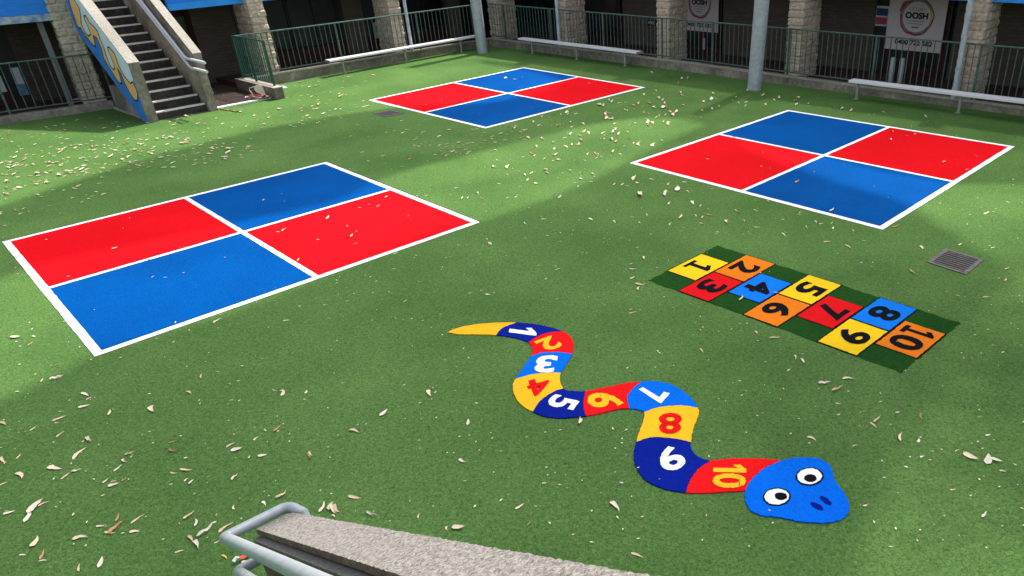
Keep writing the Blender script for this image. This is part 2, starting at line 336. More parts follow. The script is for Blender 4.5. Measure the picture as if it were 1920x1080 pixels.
# ------------------------------------------------------------ buildings
def stone_pillar(F, s0, s1, o0, dep, z0, z1, parent, seed):
    mb = MB(); ch = .19; r_ = random.Random(seed)
    c = [F(s0, o0), F(s1, o0), F(s1, o0 + dep), F(s0, o0 + dep)]
    per = []                                  # perimeter samples: point, normal, distance
    for k in range(4):
        a, b = c[k], c[(k + 1) % 4]; ln = (b - a).length; n = max(4, int(ln / .035)); d = (b - a).normalized(); nn = Vector((d.y, -d.x, 0))
        if (a + nn - sum(c, Vector()) / 4).length < (a - nn - sum(c, Vector()) / 4).length: nn = -nn
        for i in range(n): per.append((a.lerp(b, i / n), nn, (ln * i / n) if k % 2 == 0 else ln * i / n + 5, ln, k))
    nz = int((z1 - z0) / .038); m = len(per)
    ctr = sum(c, Vector()) / 4
    offs = [[r_.uniform(-.008, .012) for _ in range(40)] for _ in range(40)]
    for j in range(nz + 1):
        z = z0 + (z1 - z0) * j / nz; row = int((z - z0) / ch); fz = ((z - z0) / ch) % 1
        for (p, nn, dist, ln, k) in per:
            u = (dist % 5) / .40 + .5 * (row % 2); fu = u % 1; blk = offs[row % 40][(int(u) + k * 7) % 40]
            g = 1.0
            if min(fz, 1 - fz) * ch < .018: g = 0
            if min(fu, 1 - fu) * .40 < .018 and ln > .45: g = 0
            h = noise.noise(Vector((p.x * 9 + seed, p.y * 9, z * 14))) * .022 + noise.noise(Vector((p.x * 28, p.y * 28, z * 35))) * .010
            d_ = (blk + h + .018) if g else -.006
            out = nn if (dist % 5) > .02 else (p - ctr).normalized()
            q = p + out * d_; mb.v.append(Vector((q.x, q.y, z)))
    for j in range(nz):
        for i in range(m):
            mb.f.append((j * m + i, j * m + (i + 1) % m, (j + 1) * m + (i + 1) % m, (j + 1) * m + i)); mb.m.append(0)
    return mb.build('pillar', M['stone'], parent)
ZF = 2.25
def wall_panel(mb, F, s0, s1, o, z0, z1, th=.12, mi=0):
    a, b = F(s0, o), F(s1, o); c_, d_ = F(s1, o + th), F(s0, o + th)
    return mb.prism([(p.x, p.y) for p in (a, b, c_, d_)], z0, z1, mi)
BO = 2.2
def door(F, s0, s1, z0, z1, parent, glass_from=None, leaves=2, label=None):
    fr = MB(); wd = s1 - s0
    wall_panel(fr, F, s0 + .003, s0 + .06, BO - .03, z0, z1 + .06, .10); wall_panel(fr, F, s1 - .06, s1 - .003, BO - .03, z0, z1 + .06, .10); wall_panel(fr, F, s0 + .06, s1 - .06, BO - .03, z1, z1 + .06, .10)
    fo = fr.build('door', M['frame'], parent)
    for k in range(leaves):
        a = s0 + .07 + (wd - .14) * k / leaves; b = s0 + .07 + (wd - .14) * (k + 1) / leaves - .01
        lf = MB(); wall_panel(lf, F, a, b, BO, z0 + .01, z1 - .01, .05); lf.build('door_leaf', M['door'], fo)
        gl = MB(); wall_panel(gl, F, a + .12, b - .12, BO - .006, z0 + .22, z1 - .2, .004); gl.build('pane', M['dark'], fo)
    return fo
def window(F, s0, s1, z0, z1, parent, nd=3):
    fo = MB(); wall_panel(fo, F, s0 + .003, s0 + .05, BO - .02, z0, z1, .08); wall_panel(fo, F, s1 - .05, s1 - .003, BO - .02, z0, z1, .08)
    wall_panel(fo, F, s0 + .05, s1 - .05, BO - .02, z1 - .05, z1, .08); wall_panel(fo, F, s0 + .05, s1 - .05, BO - .02, z0, z0 + .05, .08)
    for k in range(1, nd):
        c = s0 + (s1 - s0) * k / nd; wall_panel(fo, F, c - .025, c + .025, BO - .018, z0 + .05, z1 - .05, .07)
    wo = fo.build('window', M['frame'], parent)
    p = MB(); wall_panel(p, F, s0 + .05, s1 - .05, BO + .02, z0 + .05, z1 - .05, .02); p.build('pane', M['dark'], wo)
    return wo
# ---- right wing
bR = empty('school_building', FR(11, 1.2), 'brown brick school wing on the right behind the fence with stone pillars and dark corridor', 'building')
bric = MB()
for a, b in [(4.8, 7.35), (9.06, 14.08), (16.25, SE)]:
    bric = MB(); wall_panel(bric, FR, a, b, BO, .0, 2.6, .2); uvbox(bric.build('brick_wall', M['brick_pier'], bR))
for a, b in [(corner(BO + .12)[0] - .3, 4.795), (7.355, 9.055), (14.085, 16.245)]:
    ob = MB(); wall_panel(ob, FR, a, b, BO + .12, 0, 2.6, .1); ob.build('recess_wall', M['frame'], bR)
door(FR, 7.38, 9.03, .15, 2.2, bR); door(FR, 14.42, 16.15, .15, 2.2, bR)
window(FR, -.6, 1.35, .5, 2.1, bR, 2); window(FR, 1.5, 2.9, .6, 2.1, bR, 2); door(FR, 3.05, 4.7, .15, 2.1, bR)
hd = MB(); wall_panel(hd, FR, 8.30, 8.39, BO - .04, .25, .60, .035); hd.build('door_handle', M['paper'], bR, bevel=.004)
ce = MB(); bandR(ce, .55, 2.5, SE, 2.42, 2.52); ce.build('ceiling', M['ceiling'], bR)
fa = MB(); bandR(fa, .42, .55, SE, ZF + .17, 2.95); fa.build('fascia', M['fascia'], bR, bevel=.006)
fa = MB(); bandR(fa, .40, .53, SE, ZF, ZF + .165); fa.build('fascia_board', M['fascia2'], bR, bevel=.006)
up = MB(); bandR(up, .55, 5.2, SE, 2.523, 3.05); up.build('roof', M['upper'], bR)
PR = [(-.06, .42), (3.60, 4.08), (8.06, 8.50), (12.62, 13.04), (17.18, 17.64), (21.5, 21.95)]
for i, (a, b) in enumerate(PR): stone_pillar(FR, a, b, .2, .88, .13, ZF + .9, bR, i * 13 + 1)
# ---- left wing
bL = empty('school_building', FL(0, 1.2), 'school wing on the left with blue painted fascia, rough stone pillars and the mural stairs', 'building')
for a, b in [(-1.25, -.04), (3.62, 4.35), (7.95, 8.5)]:
    bw = MB(); wall_panel(bw, FL, a, b, BO - .25, .0, 2.6, .44); uvbox(bw.build('brick_pier', M['brick_pier'], bL))
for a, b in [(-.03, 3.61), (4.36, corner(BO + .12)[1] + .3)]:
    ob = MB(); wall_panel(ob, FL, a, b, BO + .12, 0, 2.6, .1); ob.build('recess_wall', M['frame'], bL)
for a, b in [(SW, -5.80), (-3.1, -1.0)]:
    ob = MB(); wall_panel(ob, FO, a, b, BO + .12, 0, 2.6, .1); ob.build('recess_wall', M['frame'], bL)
for F_, a, b in [(FL, -.02, 3.60), (FL, 4.37, 7.94)]:
    sk = MB(); wall_panel(sk, F_, a, b, BO - .01, .15, .55, .12); sk.build('red_skirting', M['door'], bL)
sk = MB(); wall_panel(sk, FO, -9.6, -6.32, BO - .01, .12, .45, .12); sk.build('red_skirting', M['door'], bL)
window(FL, .05, 1.8, .60, 2.1, bL, 2); window(FL, 1.82, 3.58, .60, 2.1, bL, 2); window(FL, 4.4, 6.1, .60, 2.1, bL, 2); window(FL, 6.15, 7.9, .60, 2.1, bL, 2)
door(FO, -2.85, -1.45, .02, 2.1, bL); window(FO, -9.5, -6.4, .5, 2.1, bL, 3)
bw2 = MB(); wall_panel(bw2, FO, -5.95, -2.95, BO, .0, 2.6, .1); uvbox(bw2.build('brick_wall', M['brick_dark'], bL))
ce = MB(); bandL(ce, .55, 2.5, -1.6, 2.42, 2.52); ce.build('ceiling', M['ceiling'], bL)
ce = MB(); bandO(ce, .55, 2.4, SW, 2.42, 2.52, -4.42); ce.build('ceiling', M['ceiling'], bL)
SG = -2.30                                   # right side of the stair opening in the fascia
fa = MB(); bandL(fa, .42, .55, SG, ZF + .17, 2.95); fa.build('fascia', M['fascia'], bL, bevel=.006)
fa = MB(); bandO(fa, .42, .55, SW, ZF + .17, 2.95, -4.42); fa.build('fascia', M['fascia'], bL, bevel=.006)
fa = MB(); bandL(fa, .40, .53, SG, ZF, ZF + .165); fa.build('fascia_board', M['fascia2'], bL, bevel=.006)
fa = MB(); bandO(fa, .40, .53, SW, ZF, ZF + .165, -4.43); tag(fa.build('fascia_board', M['cloud'], bL, bevel=.006), 'fascia board painted with pale clouds')
up = MB(); bandL(up, .55, 5.2, SG, 2.523, 3.05); up.build('roof', M['upper'], bL)
up = MB(); bandO(up, .55, 5.2, SW, 2.523, 3.05, -4.42); up.build('roof', M['upper'], bL)
for i, (F_, a, b, dep) in enumerate([(FO, -13.9, -13.4, .9), (FO, -9.4, -8.9, .9), (FO, -4.92, -4.42, .95), (FL, -.27, .18, .95), (FL, 4.28, 4.72, .9)]):
    stone_pillar(F_, a, b, .2 if i > 2 else .38, dep, .13, ZF + .9, bL, i * 17 + 5)
# inside post of the left corridor
q = FO(-5.20, .75); pm = MB(); pm.box((q.x, q.y, .12), dO, .13, .12, 2.29)
tag(pm.build('steel_post', M['post'], bevel=.005), 'square grey steel post standing in the left corridor beside the stone pillar', 'post')
# posters and notices
def notice(name, F, s0, s1, z0, z1, label, cat, m, o=BO - .03):
    b = MB(); wall_panel(b, F, s0, s1, o, z0, z1, .012)
    return tag(b.build(name, m), label, cat)
n1 = notice('poster', FO, -6.62, -6.42, .47, .92, 'small white paper poster behind the fence at the far left', 'poster', M['paper'])
n2 = notice('poster', FO, -6.18, -5.97, .32, 1.06, 'tall pale blue poster on the dark wall left of the grey steel post', 'poster', M['poster_blue'])
a = MB(); wall_panel(a, FO, -6.165, -5.985, BO - .036, .62, 1.04, .004); a.build('picture', M['paper'], n2)
n3 = notice('sign', FL, 4.78, 5.23, .52, 1.04, 'small yellow and green notice behind the fence above the long bench', 'sign', M['poster_yel'])
a = MB(); wall_panel(a, FL, 4.85, 5.02, BO - .036, .70, .92, .004); a.build('picture', M['poster_blue'], n3)
n4 = notice('sign', FR, 5.94, 6.34, .83, 1.01, 'small black wall sign with white lettering HALL on the brick pier', 'sign', M['ink'])
text_on('HALL', FR(5.99, BO - .034, .88), dR * .30, Vector((0, 0, .10)), 'lettering', M['paper'], n4)
# ---- banners
def banner(s0, s1, z0, z1, cs, cz, rad, label, ph):
    o = BO - .08
    root = empty('banner', FR((s0 + s1) / 2, o, z0), label, 'banner', None)
    b = MB(); wall_panel(b, FR, s0, s1, o, z0, z1, .012); b.build('board', M['banner'], root)
    def ring(r0, r1, a0, a1, off, m, name, wob=.0, n=48):
        mb = MB(); vs = []; fs = []
        for i in range(n + 1):
            a = R(a0 + (a1 - a0) * i / n)
            w_ = 1 + wob * math.sin(a * 5 + 1) + wob * .6 * math.sin(a * 11)
            for rr in (r0, r1 * w_): vs.append(FR(cs + math.cos(a) * rr, o - off, cz + math.sin(a) * rr))
        fs = [(2 * i, 2 * i + 2, 2 * i + 3, 2 * i + 1) for i in range(n)]
        return mb.add(vs, fs).build(name, m, root)
    ring(rad * .84, rad * 1.02, 0, 360, .003, M['ink_red'], 'ring', .02)
    ring(rad * .83, rad * .95, 20, 175, .005, M['ink_teal'], 'ring', .03)
    ring(rad * .82, rad * .90, 190, 330, .006, M['ink_green'], 'ring', .05)
    ring(rad * .86, rad * .93, -40, 25, .008, M['ink_gold'], 'ring', .04)
    ring(rad * .95, rad * 1.10, 120, 165, .007, M['ink_red'], 'ring', .05)
    def line(txt, zc, h, wdt, m, bold=.02):
        text_on(txt, FR(cs - wdt / 2, o - .010, zc - h / 2), dR * wdt, Vector((0, 0, h)), 'lettering', m, root, bold)
    line('VICTORY', cz + rad * .42, rad * .17, rad * 1.02, M['ink_grey'], -.005)
    line('OOSH', cz + rad * .08, rad * .36, rad * 1.36, M['ink'], .05)
    line('EST 1982', cz - rad * .52, rad * .09, rad * .42, M['ink'], .02) if False else None
    for k, (wd_, zz) in enumerate(((1.15, .22), (.9, .36))):      # fine print too small to read
        mb = MB()
        for i in range(14):
            a0 = -wd_ / 2 + wd_ * i / 14; vs = [FR(cs + (a0 + q) * rad, o - .010, cz - rad * (zz + zq)) for q, zq in ((0, .025), (wd_ / 18, .025), (wd_ / 18, -.025), (0, -.025))]
            mb.add(vs, [(0, 1, 2, 3)])
        mb.build('fine_print', M['ink_grey'], root)
    mb = MB()
    for i in range(6):
        a0 = -.22 + i * .075; vs = [FR(cs + (a0 + q) * rad, o - .010, cz - rad * (.55 + zq)) for q, zq in ((0, .035), (.055, .035), (.055, -.035), (0, -.035))]
        mb.add(vs, [(0, 1, 2, 3)])
    mb.build('fine_print', M['ink'], root)
    text_on('0400 722 582', FR(ph[0], o - .010, ph[2]), dR * (ph[1] - ph[0]), Vector((0, 0, ph[3])), 'lettering', M['ink'], root, .03)
    return root
banner(14.48, 16.02, .79, 2.30, 15.26, 1.62, .45, 'large white OOSH banner with a phone number hanging on the right doors', (14.76, 15.78, .93, .125))
banner(7.44, 8.93, .80, 2.32, 8.19, 1.62, .44, 'white OOSH banner partly hidden by a stone pillar left of the thick pole', (7.68, 8.68, .93, .12))
n5 = notice('poster', FR, 14.12, 14.46, 1.34, 1.84, 'small blue and red poster half hidden behind the left edge of the large OOSH banner', 'poster', M['paper'], BO - .05)
a = MB(); wall_panel(a, FR, 14.13, 14.45, BO - .056, 1.60, 1.78, .004); a.build('picture', M['navy'], n5)
a = MB(); wall_panel(a, FR, 14.13, 14.45, BO - .056, 1.38, 1.56, .004); a.build('picture', M['ink_red'], n5)
# chrome cylinders behind the fence
for i, (s_, o_) in enumerate(((15.19, 1.2), (15.44, 1.2))):
    p = FR(s_, o_, .15); b = MB(); b.tube([p, p + Vector((0, 0, .56)), p + Vector((0, 0, .60)), p + Vector((0, 0, .60))], [.07, .07, .06, .001], 14)
    tag(b.build('bollard', M['galv'], smooth=True), ('left' if i == 0 else 'right') + ' one of two short metal bollards below the large OOSH banner', 'bollard', 'short metal bollards behind the fence')
# ------------------------------------------------------------ fences
def fence(F, s0, s1, o, zb, zt, label, sp=.146, posts=(), m=None, curve=None, pr=.022, r=.0115):
    m = m or M['fence']
    root = empty('metal_fence', F((s0 + s1) / 2, o, 0), label, 'fence')
    n = int(round((s1 - s0) / sp)); rng = [s0 + (s1 - s0) * i / n for i in range(n + 1)]
    b = MB(); ax = F(1, o) - F(0, o)
    mid = [F(s, o) for s in rng]
    def rail(z, nm, h):
        mb = MB()
        k = max(1, int((s1 - s0) / 1.0))
        pts = [F(s0 + (s1 - s0) * i / k, o, z(s0 + (s1 - s0) * i / k)) for i in range(k + 1)]
        mb.tube(pts, h, 8); mb.build(nm, m, root, smooth=True)
    rail(zt, 'top_rail', .021); rail(zb, 'bottom_rail', .018)
    for s in rng[1:-1]: b.tube([F(s, o, zb(s)), F(s, o, zt(s))], r, 6, cap=False)
    b.build('bars', m, root, smooth=True)
    for s in posts:
        pb = MB(); pb.box(F(s, o, .10), ax, .045, .045, zt(s) - .10 + .004); pb.build('post', m, root)
    return root
fence(FR, .09, SE, .07, lambda s: .355 if s < 8 else .355 - (s - 8) * .006, lambda s: 1.44 - s * .002, 'long green metal railing on the kerb in front of the right wing', posts=[.95, 3.4, 5.9, 8.35, 10.25, 12.75, 15.2, 17.7, 20.2], sp=.153)
fence(FL, -1.0, 8.03, .07, lambda s: .39 - .005 * s, lambda s: 1.46 - .003 * s, 'green metal railing behind the long left bench', posts=[-1.0, 2.2, 5.2, 7.9], sp=.168)
fence(FO, SW, -4.25, .2, lambda s: .285, lambda s: 1.40, 'green metal railing left of the stairs', posts=[-12.0, -9.2, -6.55, -4.25], sp=.19)
e0 = Vector((-11.08, 22.71, 0)); e1 = Vector((-9.62, 21.40, 0)); de = (e1 - e0).normalized(); ne = Vector((-de.y, de.x, 0))
def FE(s, o, z=0): p = e0 + de * s + ne * o; return Vector((p.x, p.y, z))
LE = (e1 - e0).length
fence(FE, 0, LE - .05, .0, lambda s: .44 - .03 * s, lambda s: 1.49, 'dark green side gate panel standing on the short low wall at the entry', posts=[.0, LE * .42, LE - .07], sp=.13, m=M['fence_dark'])
lw = MB(); ps = [FE(-.25, -.15), FE(LE + .18, -.15), FE(LE + .18, .10), FE(-.25, .10)]
lw.prism([(p.x, p.y) for p in ps], -.02, [.30, .30, .30, .30])
root = empty('low_wall', FE(LE / 2, 0), 'short low concrete wall beside the entry under the side gate panel', 'wall')
lw.build('wall_body', M['conc_dark'], root, bevel=.01)
lw = MB(); ps = [FE(-.25, -.162), FE(LE + .19, -.162), FE(LE + .19, .112), FE(-.25, .112)]; lw.prism([(p.x, p.y) for p in ps], .297, .325); lw.build('coping', M['conc_top'], root, bevel=.006)
# ------------------------------------------------------------ thick steel poles, downpipes
def pole(px, py, r, label, lean):
    p = G(px, py); b = MB(); H_ = 4.2
    tp = p + Vector((lean[0], lean[1], H_))
    b.tube([p + (tp - p) * k / 8 for k in range(9)], r, 28)
    root = empty('steel_pole', p, label, 'pole', 'thick galvanised poles'); b.build('shaft', M['galv'], root, smooth=True)
    return root
pole(904.8, 99, .185, 'thick galvanised steel pole in the far corner of the courtyard between two benches', (-.05, 0))
pole(1414, 168, .185, 'thick galvanised steel pole near the right fence right of the first OOSH banner', (.17, 0))
def downpipe(F, s, label, z0, lean=0, r=.052):
    root = empty('downpipe', F(s, -.02), label, 'downpipe', 'downpipes on the kerb')
    b = MB(); b.tube([F(s, -.0, z0), F(s + lean, -.0, 2.9)], r, 14); b.build('pipe', M['pipe'], root, smooth=True)
    b = MB(); b.tube([F(s, -.0, z0 + .15), F(s, 0, z0 + .24)], r + .012, 14); b.build('collar', M['pipe'], root, smooth=True)
downpipe(FR, 3.86, 'grey downpipe left of the second stone pillar from the corner', .26)
downpipe(FR, 17.31, 'grey downpipe in front of the rightmost stone pillar', .18, r=.062)
downpipe(FL, 4.79, 'grey downpipe right of the stone pillar behind the long left bench', .26)
# ------------------------------------------------------------ benches
def bench(F, s0, s1, o, zt, legs, label):
    root = empty('bench', F((s0 + s1) / 2, o), label, 'bench', 'long aluminium benches along the kerb')
    w_ = .29; d = (F(1, 0) - F(0, 0)); n = (F(0, 1) - F(0, 0))
    b = MB(); ln = s1 - s0
    for k in range(3):                       # plank of three ribs
        oc = o - w_ / 2 + w_ * (k + .5) / 3
        b.box(F((s0 + s1) / 2, oc, zt - .022), d, ln, w_ / 3 - .008, .022)
    b.box(F((s0 + s1) / 2, o, zt - .055), d, ln - .004, w_ - .012, .034)
    so_ = b.build('seat', M['alu'], root, bevel=.006)
    for s in (s0 - .006, s1 + .006):
        e = MB(); e.box(F(s, o, zt - .06), d, .014, w_ + .004, .064); e.build('end_cap', M['benchleg'], so_)
    for s in legs:
        l = MB(); l.tube([F(s, o - .02, 0), F(s, o - .02, zt - .10)], .034, 10); l.box(F(s, o, zt - .10), d, .05, w_ - .05, .045)
        l.box(F(s, o - .02, .001), d, .12, .12, .008); l.build('leg', M['benchleg'], root, smooth=True)
    return root
bench(FL, 1.52, 7.36, -.27, .48, (2.0, 4.3, 6.62), 'long silver bench against the kerb on the left of the far corner')
bench(FR, 2.23, 7.76, -.30, .48, (2.8, 5.0, 7.16), 'long silver bench on the right of the far corner below the OOSH banner')
bench(FR, 14.92, 23.0, -.48, .45, (15.12, 17.65, 20.2, 22.6), 'long silver bench near the right edge below the large OOSH banner')
# ------------------------------------------------------------ mural staircase
UA = ang(138.5); VA = Vector((UA.y, -UA.x, 0))  # up the flight, and across it to the right
S0 = G(278.8, 231.5)                          # outer foot of the left wall
def FS(s, o, z=0): p = S0 + UA * s + VA * o; return Vector((p.x, p.y, z))
TW = .235; IN = 1.27; RW = .19
root = empty('staircase', FS(.5, .8), 'concrete stairs with a painted wave mural on the side wall', 'staircase')
r_, t_ = .198, .303
for k in range(17):
    st = MB(); s_ = .13 + t_ * k
    a = [FS(s_, TW + .002), FS(s_ + t_ + .03, TW + .002), FS(s_ + t_ + .03, TW + IN - .002), FS(s_, TW + IN - .002)]
    st.prism([(p.x, p.y) for p in a], max(-.02, r_ * k - .12), r_ * (k + 1))
    o = st.build('step', M['tread'], root, bevel=.01)
    ns = MB(); a = [FS(s_ - .006, TW + .03), FS(s_ + .10, TW + .03), FS(s_ + .10, TW + IN - .03), FS(s_ - .006, TW + IN - .03)]
    ns.prism([(p.x, p.y) for p in a], r_ * (k + 1) - .028, r_ * (k + 1) + .004); ns.build('nosing', M['nosing'], o)  # nosing widened and whitened to paint the lit front of the tread
SL = .685
def side_wall(o0, o1, top0, low, label, cat_m):
    n = [(0, 0), (.0, top0), (5.4, top0 + SL * 5.4), (5.4, top0 + SL * 5.4 - 1.5), (.35, .0)]
    mb = MB(); pts = [FS(s, o0, z) for s, z in n]; mb.slab(pts, -VA, (o1 - o0)); 
    w_ = mb.build('side_wall', cat_m, root, bevel=.008)
    return w_
lw_ = side_wall(0, TW, 1.41, 0, '', M['conc']); rw_ = side_wall(TW + IN, TW + IN + RW, 1.42, 0, '', M['conc'])
for wl, o0, o1, tp in ((lw_, -.012, TW + .012, 1.41), (rw_, TW + IN - .012, TW + IN + RW + .012, 1.42)):
    cp = MB(); pts = [FS(-.012, o0, tp), FS(-.012, o0, tp + .022), FS(5.4, o0, tp + SL * 5.4 + .022), FS(5.4, o0, tp + SL * 5.4 - .001)]
    cp.slab(pts, -VA, o1 - o0); cp.build('coping', M['conc_top'], wl)
def mp_(x, y):                                # mural outline point on the wall face
    px, py = 100 + x / 4.5, y / 4.5; v = ray(px, py); n = Vector((-UA.y, UA.x, 0)); c = S0.dot(n)
    t = c / v.dot(n); p = v * t; s = (p - S0).dot(UA); return s, EYE + v.z * t
def mural(poly, m, off, name='mural'):
    pts = [FS(s, -off, z) for s, z in poly]; mb = MB(); mb.slab(pts, -VA, off - .001); return mb.build(name, m, lw_)
upper_edge = [(180, 0), (220, 60), (235, 130), (240, 200), (270, 270), (300, 305), (318, 290), (300, 230), (270, 170), (262, 135), (275, 130), (310, 190), (350, 230), (375, 260), (400, 330), (430, 400), (455, 480), (480, 550), (512, 588), (522, 575), (500, 500), (468, 430), (462, 400), (475, 396), (520, 450), (550, 540), (600, 640), (655, 705), (670, 690)]
tan_low = [(700, 740), (716, 800), (714, 850), (690, 843), (650, 785), (605, 700), (578, 625), (545, 575), (560, 620), (582, 700), (565, 703), (535, 665), (475, 565), (428, 490), (410, 410), (375, 325), (340, 298), (350, 345), (360, 390), (340, 383), (300, 330), (250, 265), (235, 235), (215, 235), (165, 100), (140, 20), (135, 0)]
base = [(.006, .02), (.006, 1.40), (5.39, 1.40 + SL * 5.39), (5.39, 5.11 - 1.49), (.345, .02)]
mural(base, M['m_blue'], .003)
sky_ = [mp_(*q) for q in upper_edge]; s_end = sky_[0][0]
mural(sky_ + [(.01, sky_[-1][1] + .05), (.01, 1.39), (s_end, 1.39 + SL * s_end)], M['m_sky'], .006)
tan_ = [mp_(*q) for q in upper_edge] + [mp_(*q) for q in tan_low]
tan_ = [(max(.012, s), z) for s, z in tan_]
mural(tan_, M['m_tan'], .009)
ol = MB()
for (a, b) in zip(tan_, tan_[1:]):
    A_, B_ = Vector(a), Vector(b); d = B_ - A_
    if d.length < .002: continue
    n = Vector((-d.y, d.x)).normalized() * .017; d = d.normalized() * .01
    ol.add([FS(*(p), ) if False else FS(p[0], -.0125, p[1]) for p in (A_ - n - d, B_ - n + d, B_ + n + d, A_ + n - d)], [(0, 1, 2, 3)])
ol.build('mural_outline', M['ink'], lw_)
# grey block plinth under the flight
pl = [mp_(445, 725), mp_(510, 738), mp_(575, 775), mp_(640, 870), mp_(700, 985), mp_(505, 905)]
mb = MB(); pts = [FS(s + .0, .06, max(.0, z)) for s, z in pl]; mb.slab(pts, -VA, .5)
mb.build('plinth', M['conc'], root, bevel=.01)
a = FS(.25, -.02); b = FS(2.9, -.02)
mb = MB(); mb.box(FS(1.55, .16, 0), UA, 2.2, .18, .06); mb.build('plinth_kerb', M['conc_top'], root, bevel=.01)
# two handrails on the inner face of the right wall, turned out at the end
def rail_far(zoff, s_end, ext, m):
    o = TW + IN - .075
    z1 = SL * s_end + zoff; p0 = FS(5.2, o, SL * 5.2 + zoff); p1 = FS(s_end, o, z1); p2 = FS(ext, o, z1 - .01)
    pts = [p0] + arc(p0, p1, p2, .10) + [p2]
    mb = MB(); mb.tube(pts, .036, 12)
    h = mb.build('handrail', m, root, smooth=True)
    for s in (.9, 2.2, 3.5, 4.8):
        bk = MB(); bk.tube([FS(s, o, SL * s + zoff), FS(s, o + .08, SL * s + zoff - .03)], .012, 6); bk.build('bracket', m, h)
rail_far(1.08, .33, -.78, M['rail_far']); rail_far(.95, .20, -.74, M['rail_far'])
# ------------------------------------------------------------ foreground stair parapet
A0 = G(480, 992, 1.4); B0 = G(545, 960, 1.4); dW = ang(-47.25); nW = (B0 - A0).normalized()
WT = (B0 - A0).length
def FW(s, o, z=0): p = A0 + dW * s + nW * o; return Vector((p.x, p.y, z))
root = empty('stair_parapet', FW(.5, .1, 0), 'rough aggregate concrete stair wall end in the foreground with a steel handrail', 'wall')
nn = Vector((dW.y, -dW.x, 0)); nn = nn if nn.dot(nW) < 0 else -nn
WS = .60
def wbody(name, o0, o1, zt0, zt1, m, s0=0.0, s1=3.9, bevel=.008):
    mb = MB(); N_ = 60
    pts = [FW(s0, o0, 1.4 + zt0), FW(s1, o0, 1.4 + WS * s1 + zt0), FW(s1, o0, 1.4 + WS * s1 + zt1), FW(s0, o0, 1.4 + zt1)]
    mb.slab([Vector((q.x, q.y, q.z)) for q in pts], nn, o1 - o0); return mb.build(name, m, root, bevel=bevel)
# rugged coping top: fine grid so that the edge is uneven
mb = MB(); NS, NO = 330, 18
for top in (1, 0):
    for i in range(NS + 1):
        for j in range(NO + 1):
            s = 3.9 * i / NS; o = WT * j / NO; z = 1.4 + WS * s - (0 if top else .042)
            h = noise.noise(Vector((s * 45, o * 45, top * 3))) * .0045 + noise.noise(Vector((s * 110, o * 110, top))) * .003
            oo = o + (noise.noise(Vector((s * 60, j * 1., 2))) * .005 if j in (0, NO) else 0)
            ss = s + (noise.noise(Vector((o * 60, 5, 2))) * .004 if i == 0 else 0)
            p = FW(ss, oo, z + (h if top else 0)); mb.v.append(p)
K = (NS + 1) * (NO + 1)
for i in range(NS):
    for j in range(NO):
        a = i * (NO + 1) + j; b = a + NO + 1
        mb.f.append((a, b, b + 1, a + 1)); mb.f.append((K + a, K + a + 1, K + b + 1, K + b))
    for j in (0, NO):
        a = i * (NO + 1) + j; b = a + NO + 1; mb.f.append((a, b, K + b, K + a) if j == 0 else (b, a, K + a, K + b))
for j in range(NO): mb.f.append((j + 1, j, K + j, K + j + 1)) ; 
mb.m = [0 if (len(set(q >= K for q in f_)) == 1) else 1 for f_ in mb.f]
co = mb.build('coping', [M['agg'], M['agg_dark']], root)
bm = bmesh.new(); bm.from_mesh(co.data); bmesh.ops.recalc_face_normals(bm, faces=bm.faces); bm.to_mesh(co.data); bm.free()
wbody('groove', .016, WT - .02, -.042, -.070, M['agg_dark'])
wbody('ledge', -.034, .012, -.064, -.0705, M['agg'], s0=-.012)  # pale aggregate strip, paints the light caught by the ledge
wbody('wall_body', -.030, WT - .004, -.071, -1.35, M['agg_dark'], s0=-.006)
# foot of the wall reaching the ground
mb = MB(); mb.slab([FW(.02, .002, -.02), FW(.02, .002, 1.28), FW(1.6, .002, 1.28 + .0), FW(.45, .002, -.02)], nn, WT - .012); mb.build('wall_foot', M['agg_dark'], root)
RZ = 1.42
def rail_near(zc, rr, ext, k, lab):
    c = G(421, 1008, zc) if k == 0 else G(446, 1071, zc)
    d0 = G(541, 948, zc) if k == 0 else c + (G(541, 948, RZ) - G(421, 1008, RZ))
    back = (dW * math.cos(0) + Vector((0, 0, WS))).normalized()
    far = c + back * 3.0
    pe = d0 + dW * .06 + nW * .0; pe2 = d0 + (dW + nW * .3).normalized() * .12
    pts = [far] + arc(far, c, d0, .035, 6) + arc(c, d0, pe2, .05, 6) + [pe2, pe2 + Vector((.02, -.02, -.05))]
    mb = MB(); mb.tube(pts, rr, 20); return mb.build('handrail', M['rail'], root, smooth=True)
rail_near(RZ, .030, .0, 0, '')
rail_near(RZ - .26, .030, .0, 1, '')
